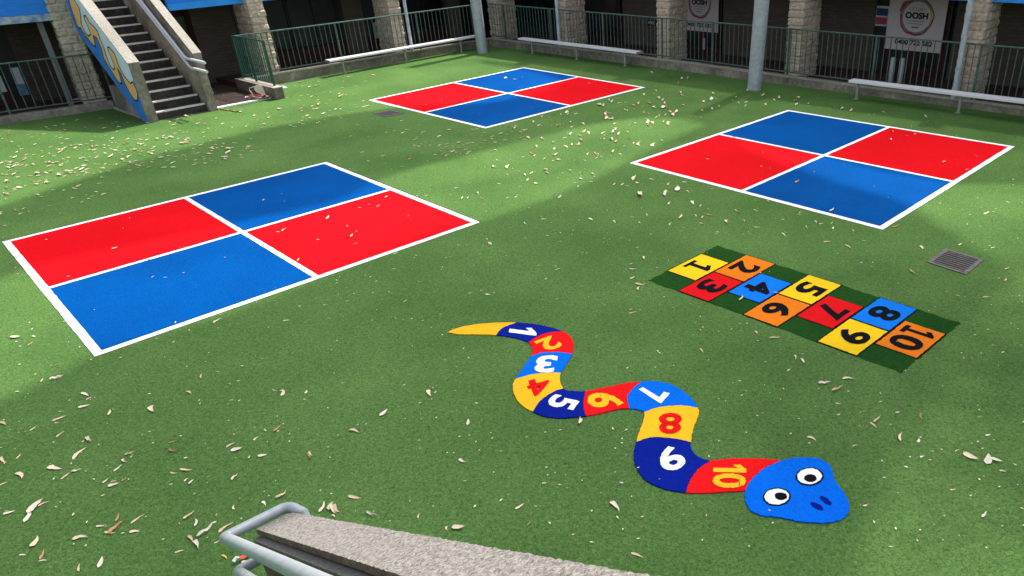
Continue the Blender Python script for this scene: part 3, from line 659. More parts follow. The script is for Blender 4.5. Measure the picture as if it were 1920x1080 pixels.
# ------------------------------------------------------------ ball courts
def quad_lerp(c, u, v):                      # c: left, top, right, bottom ; u along left->bottom, v along left->top
    return (c[0] * (1 - u) + c[3] * u) * (1 - v) + (c[1] * (1 - u) + c[2] * u) * v
def court(name, cs, label, w_=.096):
    c = [G(*q) for q in cs]; ctr = sum(c, Vector()) / 4
    L1 = (c[3] - c[0]).length; L2 = (c[1] - c[0]).length; hu, hv = w_ / L1, w_ / L2
    root = empty(name, ctr, label, 'playground marking', 'four square courts')
    def quad(u0, u1, v0, v1, z, nm, m, wob=0):
        n = 40; pts = []
        for (a, b) in (((u0, v0), (u1, v0)), ((u1, v0), (u1, v1)), ((u1, v1), (u0, v1)), ((u0, v1), (u0, v0))):
            for i in range(n):
                u = a[0] + (b[0] - a[0]) * i / n; v = a[1] + (b[1] - a[1]) * i / n; p = quad_lerp(c, u, v)
                pts.append(p + Vector((noise.noise(p * 9) * .006 + rnd.uniform(-1, 1) * .0015, noise.noise(p * 9 + Vector((7, 0, 0))) * .006, 0)))
        mb = MB(); mb.slab([Vector((p.x, p.y, z)) for p in pts], (0, 0, 1), z - .0005); return mb.build(nm, m, root)
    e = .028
    quad(-e / L1, 1 + e * .2 / L1, -e * .2 / L2, 1 + e / L2, .002, 'seam_shade', M['seam_shade'])  # dark seam, widened on the far sides to paint the shadow in the groove
    quad(0, 1, 0, 1, .005, 'white_line', M['white'])
    hh = w_ * .42
    quad(hu, .5 - hh / L1, hv, .5 - hh / L2, .008, 'red_square', M['red'])
    quad(.5 + hh / L1, 1 - hu, .5 + hh / L2, 1 - hv, .008, 'red_square', M['red'])
    quad(hu, .5 - hh / L1, .5 + hh / L2, 1 - hv, .008, 'blue_square', M['blue'])
    quad(.5 + hh / L1, 1 - hu, hv, .5 - hh / L2, .008, 'blue_square', M['blue'])
    return root
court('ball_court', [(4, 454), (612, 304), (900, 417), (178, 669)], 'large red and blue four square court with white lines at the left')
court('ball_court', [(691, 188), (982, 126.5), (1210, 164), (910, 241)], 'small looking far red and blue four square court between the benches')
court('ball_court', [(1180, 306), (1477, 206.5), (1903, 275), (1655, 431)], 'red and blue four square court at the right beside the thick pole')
# ------------------------------------------------------------ drain grates
def grate(cs, label, bars=8):
    c = [G(*q) for q in cs]; root = empty('drain_grate', sum(c, Vector()) / 4, label, 'drain grate')
    def q(u, v, z): p = quad_lerp(c, u, v); return Vector((p.x, p.y, z))
    pit_shade = MB(); pit_shade.add([q(0, 0, .003), q(1, 0, .003), q(1, 1, .003), q(0, 1, .003)], [(0, 1, 2, 3)]); pit_shade.build('pit_shade', M['ink'], root)  # flat black sheet, painted shade of the hole below the bars
    fr = MB(); w_ = .085
    for u0, u1, v0, v1 in ((0, 1, 0, w_), (0, 1, 1 - w_, 1), (0, w_ * 1.2, w_, 1 - w_), (1 - w_ * 1.2, 1, w_, 1 - w_)):
        fr.prism([tuple(q(a, b, 0).xy) for a, b in ((u0, v0), (u1, v0), (u1, v1), (u0, v1))], .001, .012)
    fr.build('frame', M['grate'], root)
    br = MB()
    for i in range(bars):
        a = w_ + (1 - 2 * w_) * (i + .5) / bars; hw = (1 - 2 * w_) / bars * .17
        br.prism([tuple(q(u, v, 0).xy) for u, v in ((w_, a - hw), (1 - w_, a - hw), (1 - w_, a + hw), (w_, a + hw))], .0035, .011)
    br.build('grate_bars', M['grate'], root)
grate([(1737, 492), (1773, 467), (1845, 488), (1811, 516)], 'square steel drain grate in the turf right of the hopscotch', 8)
grate([(700, 213), (735, 207), (758, 213), (722, 220)], 'small far drain grate beside the far court', 5)
# ------------------------------------------------------------ hopscotch
hc = [G(1215, 526), G(1345, 461), G(1801, 606), G(1690, 699.5)]
root = empty('hopscotch', sum(hc, Vector()) / 4, 'hopscotch of numbered coloured tiles on dark green turf', 'playground marking')
def hq(u, v, z):                             # u: 0..7 along, v: 0 (near side) .. 2 (far side)
    u /= 7; v /= 2
    p = (hc[0] * (1 - u) + hc[3] * u) * (1 - v) + (hc[1] * (1 - u) + hc[2] * u) * v; return Vector((p.x, p.y, z))
def hpoly(u0, u1, v0, v1, z, nm, m, par=None, amp=.004):
    pts = []; n = 44
    for (a, b) in (((u0, v0), (u1, v0)), ((u1, v0), (u1, v1)), ((u1, v1), (u0, v1)), ((u0, v1), (u0, v0))):
        for i in range(n):
            p = hq(a[0] + (b[0] - a[0]) * i / n, a[1] + (b[1] - a[1]) * i / n, z)
            pts.append(p + Vector((rnd.uniform(-amp, amp), rnd.uniform(-amp, amp), 0)))
    mb = MB(); mb.slab(pts, (0, 0, 1), z - .0005); return mb.build(nm, m, par or root)
hpoly(0, 7, 0, 2, .004, 'green_base', M['turf_dark'], amp=.014)
tiles = [('1', 0, .5, 'h_yel'), ('2', 1, 1, 'h_org'), ('3', 1, 0, 'h_red'), ('4', 2, .5, 'h_blue'), ('5', 3, 1, 'h_yel'), ('6', 3, 0, 'h_org'), ('7', 4, .5, 'h_red'), ('8', 5, 1, 'h_blue'), ('9', 5, 0, 'h_yel'), ('10', 6, .5, 'h_org')]
for ch, u, v, m in tiles:
    hpoly(u - .0, u + 1.0, v, v + 1, .0065, 'tile_border', M['s_black'], amp=.002)
for ch, u, v, m in tiles:
    o = hpoly(u + .035, u + .965, v + .022, v + .978, .010, 'tile', M[m], amp=.004)
    wv_ = .44 if ch != '10' else .74
    if ch == '1': wv_ = .34
    O = hq(u + .15, v + .5 + wv_ / 2, .0135); Rr = hq(u + .15, v + .5 - wv_ / 2, .0135); U = hq(u + .86, v + .5 + wv_ / 2, .0135)
    X, Y = Rr - O, U - O
    if ch == '1': one_on(O, X, Y, 'numeral', M['s_black'], o, ONE_SERIF)
    elif ch == '10': one_on(O, X * .34, Y, 'numeral', M['s_black'], o, ONE_SERIF); text_on('0', O + X * .42, X * .58, Y, 'numeral', M['s_black'], o, .035)
    else: text_on(ch, O, X, Y, 'numeral', M['s_black'], o, .035)
# ------------------------------------------------------------ number snake
def sa(x, y): return (820 + x / 4.8, 590 + y / 4.8)
def sb(x, y): return (1080 + x / 3.483, 690 + y / 3.483)
def cr(pts, n=7):                            # Catmull-Rom through points
    P = [Vector((*p, 0)) for p in pts]; P = [P[0] * 2 - P[1]] + P + [P[-1] * 2 - P[-2]]; out = []
    for i in range(1, len(P) - 2):
        for k in range(n):
            t = k / n; a, b, c, d = P[i - 1:i + 3]
            out.append(.5 * ((2 * b) + (c - a) * t + (2 * a - 5 * b + 4 * c - d) * t * t + (3 * b - a - 3 * c + d) * t ** 3))
    return out + [P[-2]]
def chain(keys, spans):                      # spans[i]: intermediate px between key i and i+1
    allp = [keys[0]]; idx = [0]
    for i, sp in enumerate(spans): allp += sp; allp.append(keys[i + 1]); idx.append(len(allp) - 1)
    sm = cr(allp); return sm, [k * 7 if k * 7 < len(sm) else len(sm) - 1 for k in idx]
Tp = sa(92, 165)
U_keys = [Tp, sa(715, 78), sa(1125, 155), sa(1215, 360), sa(1112, 530), sa(1135, 672), sa(1335, 695), sb(425, 95), sb(795, 265), sb(750, 490), sb(880, 610), sb(1345, 608)]
U_sp = [[sa(180, 128), sa(330, 97), sa(520, 80)], [sa(880, 92), sa(1020, 122)], [sa(1190, 195), sa(1225, 265)], [sa(1165, 445)], [sa(1103, 600)], [sa(1190, 692), sa(1260, 697)],
        [sa(1500, 665), sa(1700, 622)], [sb(520, 92), sb(640, 122), sb(745, 195)], [sb(800, 310), sb(765, 400)], [sb(755, 540), sb(800, 585)], [sb(1000, 597), sb(1180, 597)]]
L_keys = [Tp, sa(530, 190), sa(820, 255), sa(845, 378), sa(705, 585), sa(860, 880), sa(1340, 920), sb(350, 270), sb(445, 295), sb(395, 487), sb(718, 818), sb(1105, 805)]
L_sp = [[sa(200, 182), sa(370, 184)], [sa(690, 213)], [sa(858, 310)], [sa(790, 460)], [sa(680, 660), sa(710, 760), sa(775, 832)], [sa(960, 920), sa(1110, 938)],
        [sa(1500, 888), sa(1640, 855)], [sb(400, 275)], [sb(440, 350), sb(415, 420)], [sb(378, 560), sb(392, 650), sb(455, 735), sb(570, 792)], [sb(830, 822), sb(980, 815)]]
div = [None, [sa(610, 115), sa(560, 150)], [sa(1000, 168), sa(900, 205)], [sa(1100, 345), sa(950, 348)], [sa(990, 530), sa(850, 545)], [sa(1050, 700), sa(930, 780)], [sa(1318, 770), sa(1318, 850)],
       [sb(370, 140), sb(335, 200)], [sb(690, 250), sb(540, 262)], [sb(650, 468), sb(500, 458)], [sb(800, 665), sb(745, 740)], [sb(1230, 660), sb(1150, 730)]]
US, UI = chain(U_keys, U_sp); LS, LI = chain(L_keys, L_sp)
DV = [None] + [cr([U_keys[i]] + div[i] + [L_keys[i]]) for i in range(1, 12)]
def gpoly(pxs, z, nm, m, par, amp=.003, depth=None):
    pts = []; g = [G(p[0], p[1]) for p in pxs]
    for i in range(len(g)):
        a, b = g[i], g[(i + 1) % len(g)]; n = max(1, int((b - a).length / .010))
        for k in range(n):
            p = a.lerp(b, k / n); pts.append(Vector((p.x + rnd.uniform(-amp, amp), p.y + rnd.uniform(-amp, amp), z)))
    mb = MB(); mb.slab(pts, (0, 0, 1), depth or (z - .0005)); return mb.build(nm, m, par)
root = empty('number_snake', G(1200, 800), 'numbered snake in coloured turf segments with a blue head', 'playground marking')
cols = ['s_yel', 's_navy', 's_red', 's_blue', 's_yel', 's_navy', 's_red', 's_blue', 's_yel', 's_navy', 's_red']
segs = []
for i in range(11):
    up_ = US[UI[i]:UI[i + 1] + 1]; lo_ = LS[LI[i]:LI[i + 1] + 1]
    poly = list(up_) + (DV[i + 1][1:-1]) + list(reversed(lo_)) + ([] if i == 0 else list(reversed(DV[i][1:-1])))
    if i == 0: poly = poly[:-1]
    segs.append(gpoly([(p.x, p.y) for p in poly], .012, 'segment', M[cols[i]], root, amp=.004))
head = [(1345, 608), (1440, 592), (1560, 594), (1630, 620), (1672, 668), (1683, 730), (1735, 800), (1778, 880), (1775, 950), (1722, 998), (1600, 1018), (1460, 1008), (1320, 980), (1200, 966), (1135, 928), (1103, 865), (1105, 805)]
hp = cr([sb(*q) for q in head]) + DV[11][1:-1][::-1]
hd = gpoly([(p.x, p.y) for p in hp], .0125, 'head', M['s_blue'], root, amp=.0055)
def ell(cx, cy, rx, ry, z, nm, m, par, rot=0, amp=.003):
    pts = []
    for k in range(36):
        a = 2 * math.pi * k / 36; x = rx * math.cos(a); y = ry * math.sin(a); c_, s_ = math.cos(R(rot)), math.sin(R(rot))
        pts.append(sb(cx + x * c_ - y * s_, cy + x * s_ + y * c_))
    return gpoly(pts, z, nm, m, par, amp)
for (cx, cy, px_, py_) in ((1525, 717, 1530, 731), (1311, 850, 1337, 849)):
    e = ell(cx, cy, 92, 60, .0155, 'eye', M['s_black'], hd, -3)
    ell(cx - 1, cy, 80, 51, .0185, 'eye_white', M['s_white'], e, -3)
    ell(px_, py_, 41, 25, .0215, 'pupil', M['s_black'], e, 5)
ell(1630, 874, 46, 17, .0155, 'nostril', M['s_navy'], hd, 36); ell(1573, 911, 47, 17, .0155, 'nostril', M['s_navy'], hd, 27)
def num(seg, ch, O, Rr, U, m, bold=.03):
    O, Rr, U = G(*O, .0155), G(*Rr, .0155), G(*U, .0155)
    X, Y = Rr - O, U - O
    if ch == '1': one_on(O, X, Y, 'numeral', M[m], seg, ONE)
    elif ch == '10': one_on(O, X * .34, Y, 'numeral', M[m], seg, ONE); text_on('0', O + X * .40, X * .60, Y, 'numeral', M[m], seg, bold)
    else: text_on(ch, O, X, Y, 'numeral', M[m], seg, bold)
num(segs[1], '1', sa(655, 95), sa(645, 158), sa(895, 124), 's_white')
num(segs[2], '2', sa(1025, 185), sa(868, 242), sa(1142, 277), 's_yel')
num(segs[3], '3', sa(1088, 364), sa(905, 366), sa(1050, 520), 's_white', .04)
num(segs[4], '4', sa(985, 545), sa(790, 602), sa(1045, 682), 's_red')
num(segs[5], '5', sa(1048, 712), sa(966, 808), sa(1292, 768), 's_white')
num(segs[6], '6', sa(1352, 700), sa(1350, 830), sa(1672, 712), 's_yel')
num(segs[7], '7', sb(428, 118), sb(366, 182), sb(614, 165), 's_white')
num(segs[8], '8', sb(692, 292), sb(545, 292), sb(690, 428), 's_red')
num(segs[9], '9', sb(655, 492), sb(508, 540), sb(735, 636), 's_white')
num(segs[10], '10', sb(899, 626), sb(888, 780), sb(1112, 630), 's_yel')
# ------------------------------------------------------------ barrier tape, plastic stand
def strip(pts, w_, nm, par=None, n0=0):
    """crumpled tape in alternating red and white lengths"""
    P = [Vector(p) for p in pts]; mb = MB()
    for i in range(len(P) - 1):
        d = (P[i + 1] - P[i]).normalized(); sd = d.cross(Vector((.3, .2, 1))).normalized() * w_ / 2
        a = math.sin(i * 2.1) * .5
        tw = sd * math.cos(a) + Vector((0, 0, 1)) * (w_ / 2 * math.sin(a))
        mb.add([P[i] - tw, P[i + 1] - tw, P[i + 1] + tw, P[i] + tw], [(0, 1, 2, 3)], (i + n0) // 2 % 2)
    return mb.build(nm, [M['tape_white'], M['tape_red']], par)
e_ = FS(-.01, TW + IN + RW + .012)
pt = [e_ + UA * .02 + Vector((0, 0, z)) + VA * (.02 + .02 * math.sin(z * 9)) for z in (.55, .47, .4, .32, .25, .17, .1, .04)]
tag(strip(pt, .08, 'barrier_tape'), 'red and white barrier tape hanging on the stair wall end', 'tape', 'barrier tape scraps')
a, b = G(412, 205), G(453, 211)
pt = [a.lerp(b, i / 9) + Vector((0, .02 * math.sin(i * 1.7), .02 + .012 * math.sin(i * 2.3))) for i in range(10)]
tag(strip(pt, .07, 'barrier_tape', n0=1), 'red and white barrier tape twisted on the turf beside the stairs', 'tape', 'barrier tape scraps')
c = G(489, 187.5); cr_ = []
r2 = random.Random(3)
for i in range(26):
    a = i * 1.9; rr = .12 + .12 * r2.random(); cr_.append(c + Vector((math.cos(a) * rr * 1.5 - .04, math.sin(a) * rr * .6, .05 + .10 * r2.random())))
tag(strip(cr_, .07, 'barrier_tape'), 'crumpled bundle of red and white barrier tape at the white plastic stand', 'tape', 'barrier tape scraps')
pr_ = empty('plastic_stand', G(493, 182), 'cream plastic stand with a ring end and wire loop leaning on the low wall', 'stand')
def PS(x, y): # a plane leaning on the low wall
    p = G(493, 184); return p + VA * 0 + CX * (x * 1.0) + Vector((0, .08, .0)) + Vector((0, .18, 1)).normalized() * y
body = MB(); pts = []
for k in range(28):
    a = 2 * math.pi * k / 28; x = .22 * math.cos(a); y = .12 * math.sin(a) * (1 - .25 * math.cos(a)); pts.append(PS(x - .01, y + .20 - x * .18))
body.slab(pts, (0, -1, .2), .04); body.build('body', M['plastic'], pr_, bevel=.01)
rg = MB(); rg.tube([PS(.27 + .06 * math.cos(R(q)), .14 + .06 * math.sin(R(q))) for q in range(0, 360, 24)], .022, 8, closed=True); rg.build('ring', M['plastic'], pr_, smooth=True)
wr = MB(); wr.tube([PS(-.02, .27), PS(-.25, .28), PS(-.36, .25), PS(-.37, .2), PS(-.28, .05), PS(-.22, .0), PS(-.05, .0)], .011, 6); wr.build('wire_loop', M['plastic'], pr_, smooth=True)
mc = [G(524, 162), G(533, 161), G(540, 165), G(529, 167)]; mb = MB(); mb.prism([tuple(p.xy) for p in mc], .001, .014)
tag(mb.build('metal_plate', M['pipe']), 'small grey metal plate on the turf at the end of the low wall', 'metal plate')
# red and white wrapper under the foreground handrail
p = G(470, 1046); pt = [p + Vector((-.10 + .02 * i, -.06 + .02 * i + .015 * math.sin(i * 2), .03 + .015 * math.sin(i * 1.3))) for i in range(8)]
tag(strip(pt, .03, 'wrapper'), 'small red and white wrapper on the turf under the foreground handrail', 'wrapper')
# ------------------------------------------------------------ fallen leaves
def leaf_mesh(k, mt):
    r_ = random.Random(k * 31 + 5); n = 9; L_ = 1.0; wmax = r_.uniform(.13, .24) if k % 3 else r_.uniform(.22, .33); bend = r_.uniform(-.35, .35); curl = r_.uniform(.03, .16); skew = r_.uniform(.3, .6)
    cup = r_.uniform(.02, .09)
    mb = MB(); rows = []
    for i in range(n + 1):
        t = i / n; wd = wmax * (max(0, math.sin(math.pi * t ** skew if skew < 1 else t)) ** .8) * .5 + .006
        x = t - .5; y = bend * (x * x * 2 - .25) ; z = curl * abs(math.sin(t * 3.1 * (1 + k % 3) / 1.5)) * .5 + .02
        dy = bend * 4 * x; l = math.sqrt(1 + dy * dy); nx, ny = -dy / l, 1 / l
        jag = r_.uniform(.85, 1.1)
        rows.append([(x + nx * wd * jag, y + ny * wd * jag, z + cup), (x, y, z), (x - nx * wd, y - ny * wd, z + cup * r_.uniform(.3, 1))])
    mb.v = [Vector(q) for r in rows for q in r]
    for i in range(n):
        for j in (0, 1): mb.f.append((i * 3 + j, i * 3 + j + 1, i * 3 + j + 4, i * 3 + j + 3)); mb.m.append(0)
    me = bpy.data.meshes.new('leaf'); me.from_pydata([tuple(v) for v in mb.v], [], mb.f); me.materials.append(mt); me.update()
    me.polygons.foreach_set('use_smooth', [True] * len(me.polygons)); return me
wts = [0, 1, 3, 0, 0, 1, 3, 1, 2]
LM = [leaf_mesh(k, M['leafs'][wts[k % 9]]) for k in range(27)]
LY = leaf_mesh(40, M['leafs'][4]); LG = leaf_mesh(41, M['leafs'][5])
def z0(x, y): return (x / 2.842, 700 + y / 2.842)
leaves = []                                  # (px, py, length px, image angle deg, mesh or None)
for x, y, l, a in [(225, 38, 26, 60), (310, 25, 75, 22), (1073, 18, 26, 80), (455, 115, 50, -25), (478, 135, 45, 20), (450, 178, 78, 12), (325, 205, 34, 0), (585, 212, 36, 70), (608, 193, 26, 0), (315, 242, 95, 18), (303, 265, 26, 0),
    (178, 297, 46, 35), (322, 328, 62, 35), (20, 270, 46, -20), (477, 357, 46, -45), (422, 430, 110, 38), (102, 445, 40, 45), (20, 465, 50, -50), (108, 547, 54, -40), (20, 590, 62, 25), (295, 507, 85, -12), (350, 550, 70, 35), (410, 522, 70, 10),
    (700, 428, 85, 15), (635, 455, 34, 10), (665, 470, 34, -40), (630, 507, 66, 35), (563, 575, 44, 35), (608, 597, 75, 15), (608, 576, 40, 18), (663, 568, 36, 40), (812, 195, 46, -60), (1010, 105, 34, -30), (1508, 105, 38, 80), (1632, 100, 22, 60), (920, 368, 52, 20),
    (928, 413, 70, -10), (1230, 385, 62, 25), (1263, 408, 76, 8), (1365, 350, 38, 35), (1480, 297, 62, 40), (1400, 440, 60, 10), (1650, 443, 42, -60), (990, 515, 80, -8), (925, 532, 44, -10), (993, 568, 34, 38), (1020, 580, 42, 42), (1252, 557, 52, 45),
    (1500, 652, 78, 32), (1408, 695, 34, -50), (1248, 718, 26, 80), (1155, 755, 16, 60), (1010, 760, 86, 38), (1045, 795, 46, 85), (1110, 840, 150, 35), (1205, 822, 110, 32), (1020, 885, 50, -50), (1050, 918, 60, -60), (960, 950, 66, 12), (50, 743, 76, 12), (190, 715, 130, 42), (150, 760, 85, 70),
    (235, 695, 80, 25), (628, 770, 52, 65), (733, 780, 100, 38), (620, 825, 120, 38), (585, 850, 70, -10), (540, 815, 62, 10), (720, 845, 66, 5), (433, 880, 100, 8), (380, 832, 22, 0), (190, 900, 80, 55), (122, 970, 44, 0), (228, 970, 66, 65), (230, 1000, 56, 5),
    (423, 1040, 46, 80), (540, 1010, 70, 65), (425, 1070, 40, 0), (1160, 900, 46, 25), (1720, 715, 75, 65), (1780, 730, 66, -65)]:
    leaves.append((*z0(x, y), l / 2.842, a, None))
leaves.append((*z0(1198, 980), 15, -35, LY)); leaves.append((*z0(1310, 1005), 20, 10, None))
for x, y, l, a in [(408, 602, 24, 28), (455, 687, 9, -15), (30, 633, 28, 0), (64, 632, 10, -20), (58, 645, 16, 40), (105, 710, 28, 18), (530, 735, 12, -30), (665, 810, 24, -15), (662, 806, 18, 30), (868, 865, 18, -25), (720, 775, 22, 40), (805, 738, 16, -70), (878, 792, 12, 80), (583, 852, 14, -60), (665, 933, 28, -8), (620, 950, 20, 60),
    (632, 955, 22, -60), (697, 965, 26, -20), (860, 990, 30, -5), (838, 992, 10, -80), (975, 950, 22, 30), (1005, 950, 8, 0), (992, 982, 12, 60), (785, 968, 10, 75), (1022, 907, 14, 10), (1154, 951, 30, -48), (1195, 1042, 30, -25), (1088, 790, 16, 88), (1845, 966, 16, 50),
    (1820, 857, 38, -28), (1852, 862, 20, 80), (1868, 864, 28, -20), (1880, 884, 16, -15), (1645, 787, 20, 40), (1638, 798, 20, -45), (1688, 820, 20, 80), (1728, 783, 18, -75), (1722, 827, 8, 70), (1522, 823, 22, -25), (1546, 719, 28, 5), (1570, 731, 26, 20), (1590, 711, 26, 0), (1572, 757, 13, -8), (1622, 773, 12, -25), (1683, 774, 10, 10),
    (1418, 625, 10, -60), (1452, 634, 28, 0), (1479, 694, 10, 30), (1491, 671, 12, -80), (1505, 678, 16, -65), (1316, 658, 14, -50), (1186, 587, 20, 15), (1187, 506, 22, -5), (1200, 534, 26, -10), (1197, 541, 12, 60), (1186, 522, 14, 20), (1208, 485, 10, -80), (1551, 454, 20, 10), (1590, 463, 18, -30), (1634, 500, 10, -10), (1710, 511, 20, -40),
    (1797, 555, 14, -20), (1850, 558, 24, 5), (1728, 465, 12, -50), (1800, 459, 10, 30), (1825, 455, 14, 10), (1848, 469, 10, 0), (1862, 465, 12, 10), (1888, 505, 14, 30), (1863, 648, 12, 0), (1885, 525, 10, 60), (1742, 583, 8, 45), (1390, 561, 16, 50), (1455, 551, 18, -10), (1755, 627, 10, 10), (1597, 590, 5, 0), (1540, 420, 12, 10),
    (1420, 427, 16, -5), (1330, 404, 20, -20), (1345, 438, 10, 10), (1475, 437, 12, -15), (1560, 418, 8, 40), (1680, 425, 18, 20), (1712, 392, 14, 10), (1850, 400, 16, 15), (1890, 380, 14, -10), (1620, 452, 10, 0), (1560, 395, 14, 35), (1382, 397, 16, -25), (1290, 360, 10, -40), (1270, 355, 12, 70), (1222, 337, 12, -20), (1176, 349, 14, -5),
    (1020, 411, 14, 5), (1050, 370, 10, 40), (985, 420, 10, -45), (1108, 412, 12, -30), (1152, 416, 10, -50), (1186, 408, 10, 0), (913, 449, 6, -60), (917, 458, 8, -70), (980, 500, 8, 10), (950, 480, 6, 0), (900, 477, 6, 0), (700, 549, 8, 0), (860, 460, 6, 40), (730, 548, 7, -30), (882, 550, 12, 10), (903, 545, 8, 0), (1255, 382, 8, 50), (740, 505, 10, 5), (915, 553, 14, -15),
    # on the courts
    (288, 521, 9, 30), (311, 522, 10, 5), (345, 513, 6, 0), (276, 489, 18, -3), (216, 467, 18, 12), (88, 451, 8, 0), (130, 520, 9, 0), (330, 606, 6, 70), (495, 376, 8, 30), (529, 364, 4, 0), (615, 409, 10, 60), (533, 432, 14, 25), (522, 436, 10, -10), (660, 443, 9, 40), (668, 458, 13, 18), (597, 451, 9, 0), (560, 488, 9, 55), (675, 391, 8, 0), (693, 385, 8, -10), (725, 371, 8, 30), (710, 388, 10, 20), (742, 476, 14, 25), (537, 602, 18, 8),
    (800, 367, 8, 30), (856, 353, 10, 10), (845, 365, 6, 0), (867, 372, 7, 60), (920, 458, 9, -60), (1705, 320, 0, 0),
    (948, 147, 4, 70), (966, 150, 9, -8), (1105, 157, 7, -10), (1039, 169, 4, 0), (1005, 192, 4, 0), (829, 189, 7, 5), (771, 176, 5, 0), (748, 198, 5, 0),
    (1327, 300, 9, -10), (1428, 313, 7, 10), (1495, 343, 14, 25), (1639, 351, 6, 0), (1674, 249, 5, 80), (1671, 262, 5, 70), (1716, 252, 6, 30), (1770, 305, 9, 20), (1813, 319, 8, 10), (1376, 259, 9, -15), (1451, 218, 5, -30)]:
    if l: leaves.append((x, y, l, a, None))
def inside(p, poly):
    x, y = p; c = False; n = len(poly)
    for i in range(n):
        x0, y0 = poly[i]; x1, y1 = poly[i - 1]
        if (y0 > y) != (y1 > y) and x < (x1 - x0) * (y - y0) / (y1 - y0) + x0: c = not c
    return c
def scatter(poly, n, lo, hi, flat=True, ang_=(-15, 25)):
    xs = [p[0] for p in poly]; ys = [p[1] for p in poly]; k = 0
    while k < n:
        q = (rnd.uniform(min(xs), max(xs)), rnd.uniform(min(ys), max(ys)))
        if inside(q, poly): leaves.append((*q, rnd.uniform(lo, hi), rnd.uniform(*ang_), None)); k += 1
scatter([(0, 300), (120, 275), (330, 252), (480, 262), (500, 290), (350, 315), (180, 330), (60, 350), (0, 372)], 280, 6, 16)
scatter([(0, 240), (220, 215), (520, 200), (680, 190), (640, 235), (480, 250), (200, 270), (0, 300)], 130, 5, 13)
scatter([(0, 350), (180, 330), (250, 350), (100, 400), (0, 430)], 30, 8, 16)
scatter([(560, 150), (720, 135), (700, 170), (690, 215), (600, 225), (520, 210)], 60, 5, 12)
scatter([(770, 240), (910, 243), (1000, 225), (990, 260), (900, 300), (780, 290)], 75, 5, 13)
scatter([(980, 225), (1210, 170), (1300, 215), (1290, 250), (1150, 300), (1000, 300)], 110, 4, 12, ang_=(-80, 80))
scatter([(900, 300), (1190, 280), (1180, 350), (1000, 370), (860, 380)], 45, 5, 12, ang_=(-60, 60))
scatter([(1220, 130), (1420, 170), (1900, 235), (1470, 200), (1200, 250)], 55, 4, 11, ang_=(-80, 80))
scatter([(1190, 320), (1400, 360), (1640, 435), (1500, 450), (1180, 420)], 30, 6, 14, ang_=(-80, 80))
scatter([(560, 200), (690, 195), (800, 245), (760, 330), (620, 290)], 22, 5, 13)
scatter([(30, 680), (600, 540), (900, 560), (900, 800), (560, 760), (0, 760)], 14, 6, 11)
scatter([(1000, 440), (1250, 440), (1200, 560), (960, 560)], 12, 4, 9)
scatter([(1600, 700), (1910, 560), (1910, 1060), (1600, 1060)], 10, 6, 12)
items = []
for (px_, py_, lp, a, ms) in leaves:
    SZ = .88 if py_ > 700 else .72
    p = G(px_, py_); d = R(a); q1 = G(px_ + math.cos(d) * lp * SZ / 2, py_ - math.sin(d) * lp * SZ / 2); q0 = G(px_ - math.cos(d) * lp * SZ / 2, py_ + math.sin(d) * lp * SZ / 2)
    ln = (q1 - q0).length; ln = min(max(ln, .03), .26); az = math.atan2((q1 - q0).y, (q1 - q0).x)
    items.append((lp, p, ln, az, ms, (px_, py_)))
items.sort(key=lambda t: -t[0])
CA = [(4, 454), (612, 304), (900, 417), (178, 669)]; CB = [(691, 188), (982, 126.5), (1210, 164), (910, 241)]; CC = [(1180, 306), (1477, 206.5), (1903, 275), (1655, 431)]; CH = [(1215, 526), (1345, 461), (1801, 606), (1690, 699)]
def zone(q):
    for poly, lab in ((CA, 'small dry leaf lying on the large left four square court'), (CB, 'tiny dry leaf lying on the far four square court'), (CC, 'small dry leaf lying on the right four square court'), (CH, 'small dry leaf lying on the hopscotch')):
        if inside(q, poly): return lab
    if q[1] > 680 and q[0] < 640: return 'dry curled leaf on the green turf at the lower left near the foreground handrail'
    if q[1] < 440 and q[0] < 700: return 'dry leaf in the litter on the turf between the stairs and the left court'
    if q[0] > 1400: return 'dry leaf scattered on the turf at the right'
    return 'dry leaf scattered on the open turf in the middle of the courtyard'
stuff = MB(); stuff_m = []
for i, (lp, p, ln, az, ms, q) in enumerate(items):
    me = ms or LM[rnd.randrange(len(LM))]
    lift = .013 if zone(q).find('court') > 0 or zone(q).find('hopscotch') > 0 else .003
    if zone(q).find('courtyard') > 0: lift = .003
    sc_ = (ln, ln * rnd.uniform(.8, 1.3) * (1.1 if q[1] > 680 else 1), ln * rnd.uniform(.5, 1.5))
    if i < 295:
        o = bpy.data.objects.new('fallen_leaf', me); scene.collection.objects.link(o)
        o.location = (p.x, p.y, lift); o.rotation_euler = (rnd.uniform(-.12, .12), rnd.uniform(-.10, .10), az); o.scale = sc_
        lb = zone(q); tag(o, lb if ms is None else 'small yellow leaf on the turf beside the lower foreground handrail', 'leaf', 'fallen leaves: ' + lb if ms is None else None)
    else:
        M_ = Matrix.Translation((p.x, p.y, lift)) @ Matrix.Rotation(az, 4, 'Z') @ Matrix.Diagonal((*sc_, 1))
        mi = M['leafs'].index(me.materials[0])
        stuff.add([M_ @ v.co for v in me.vertices], [tuple(f_.vertices) for f_ in me.polygons], mi)
marks = [CA, CC, CH, [(840, 600), (1080, 600), (1120, 690), (1320, 700), (1340, 850), (1600, 850), (1610, 1000), (1280, 940), (1170, 800), (950, 800)]]
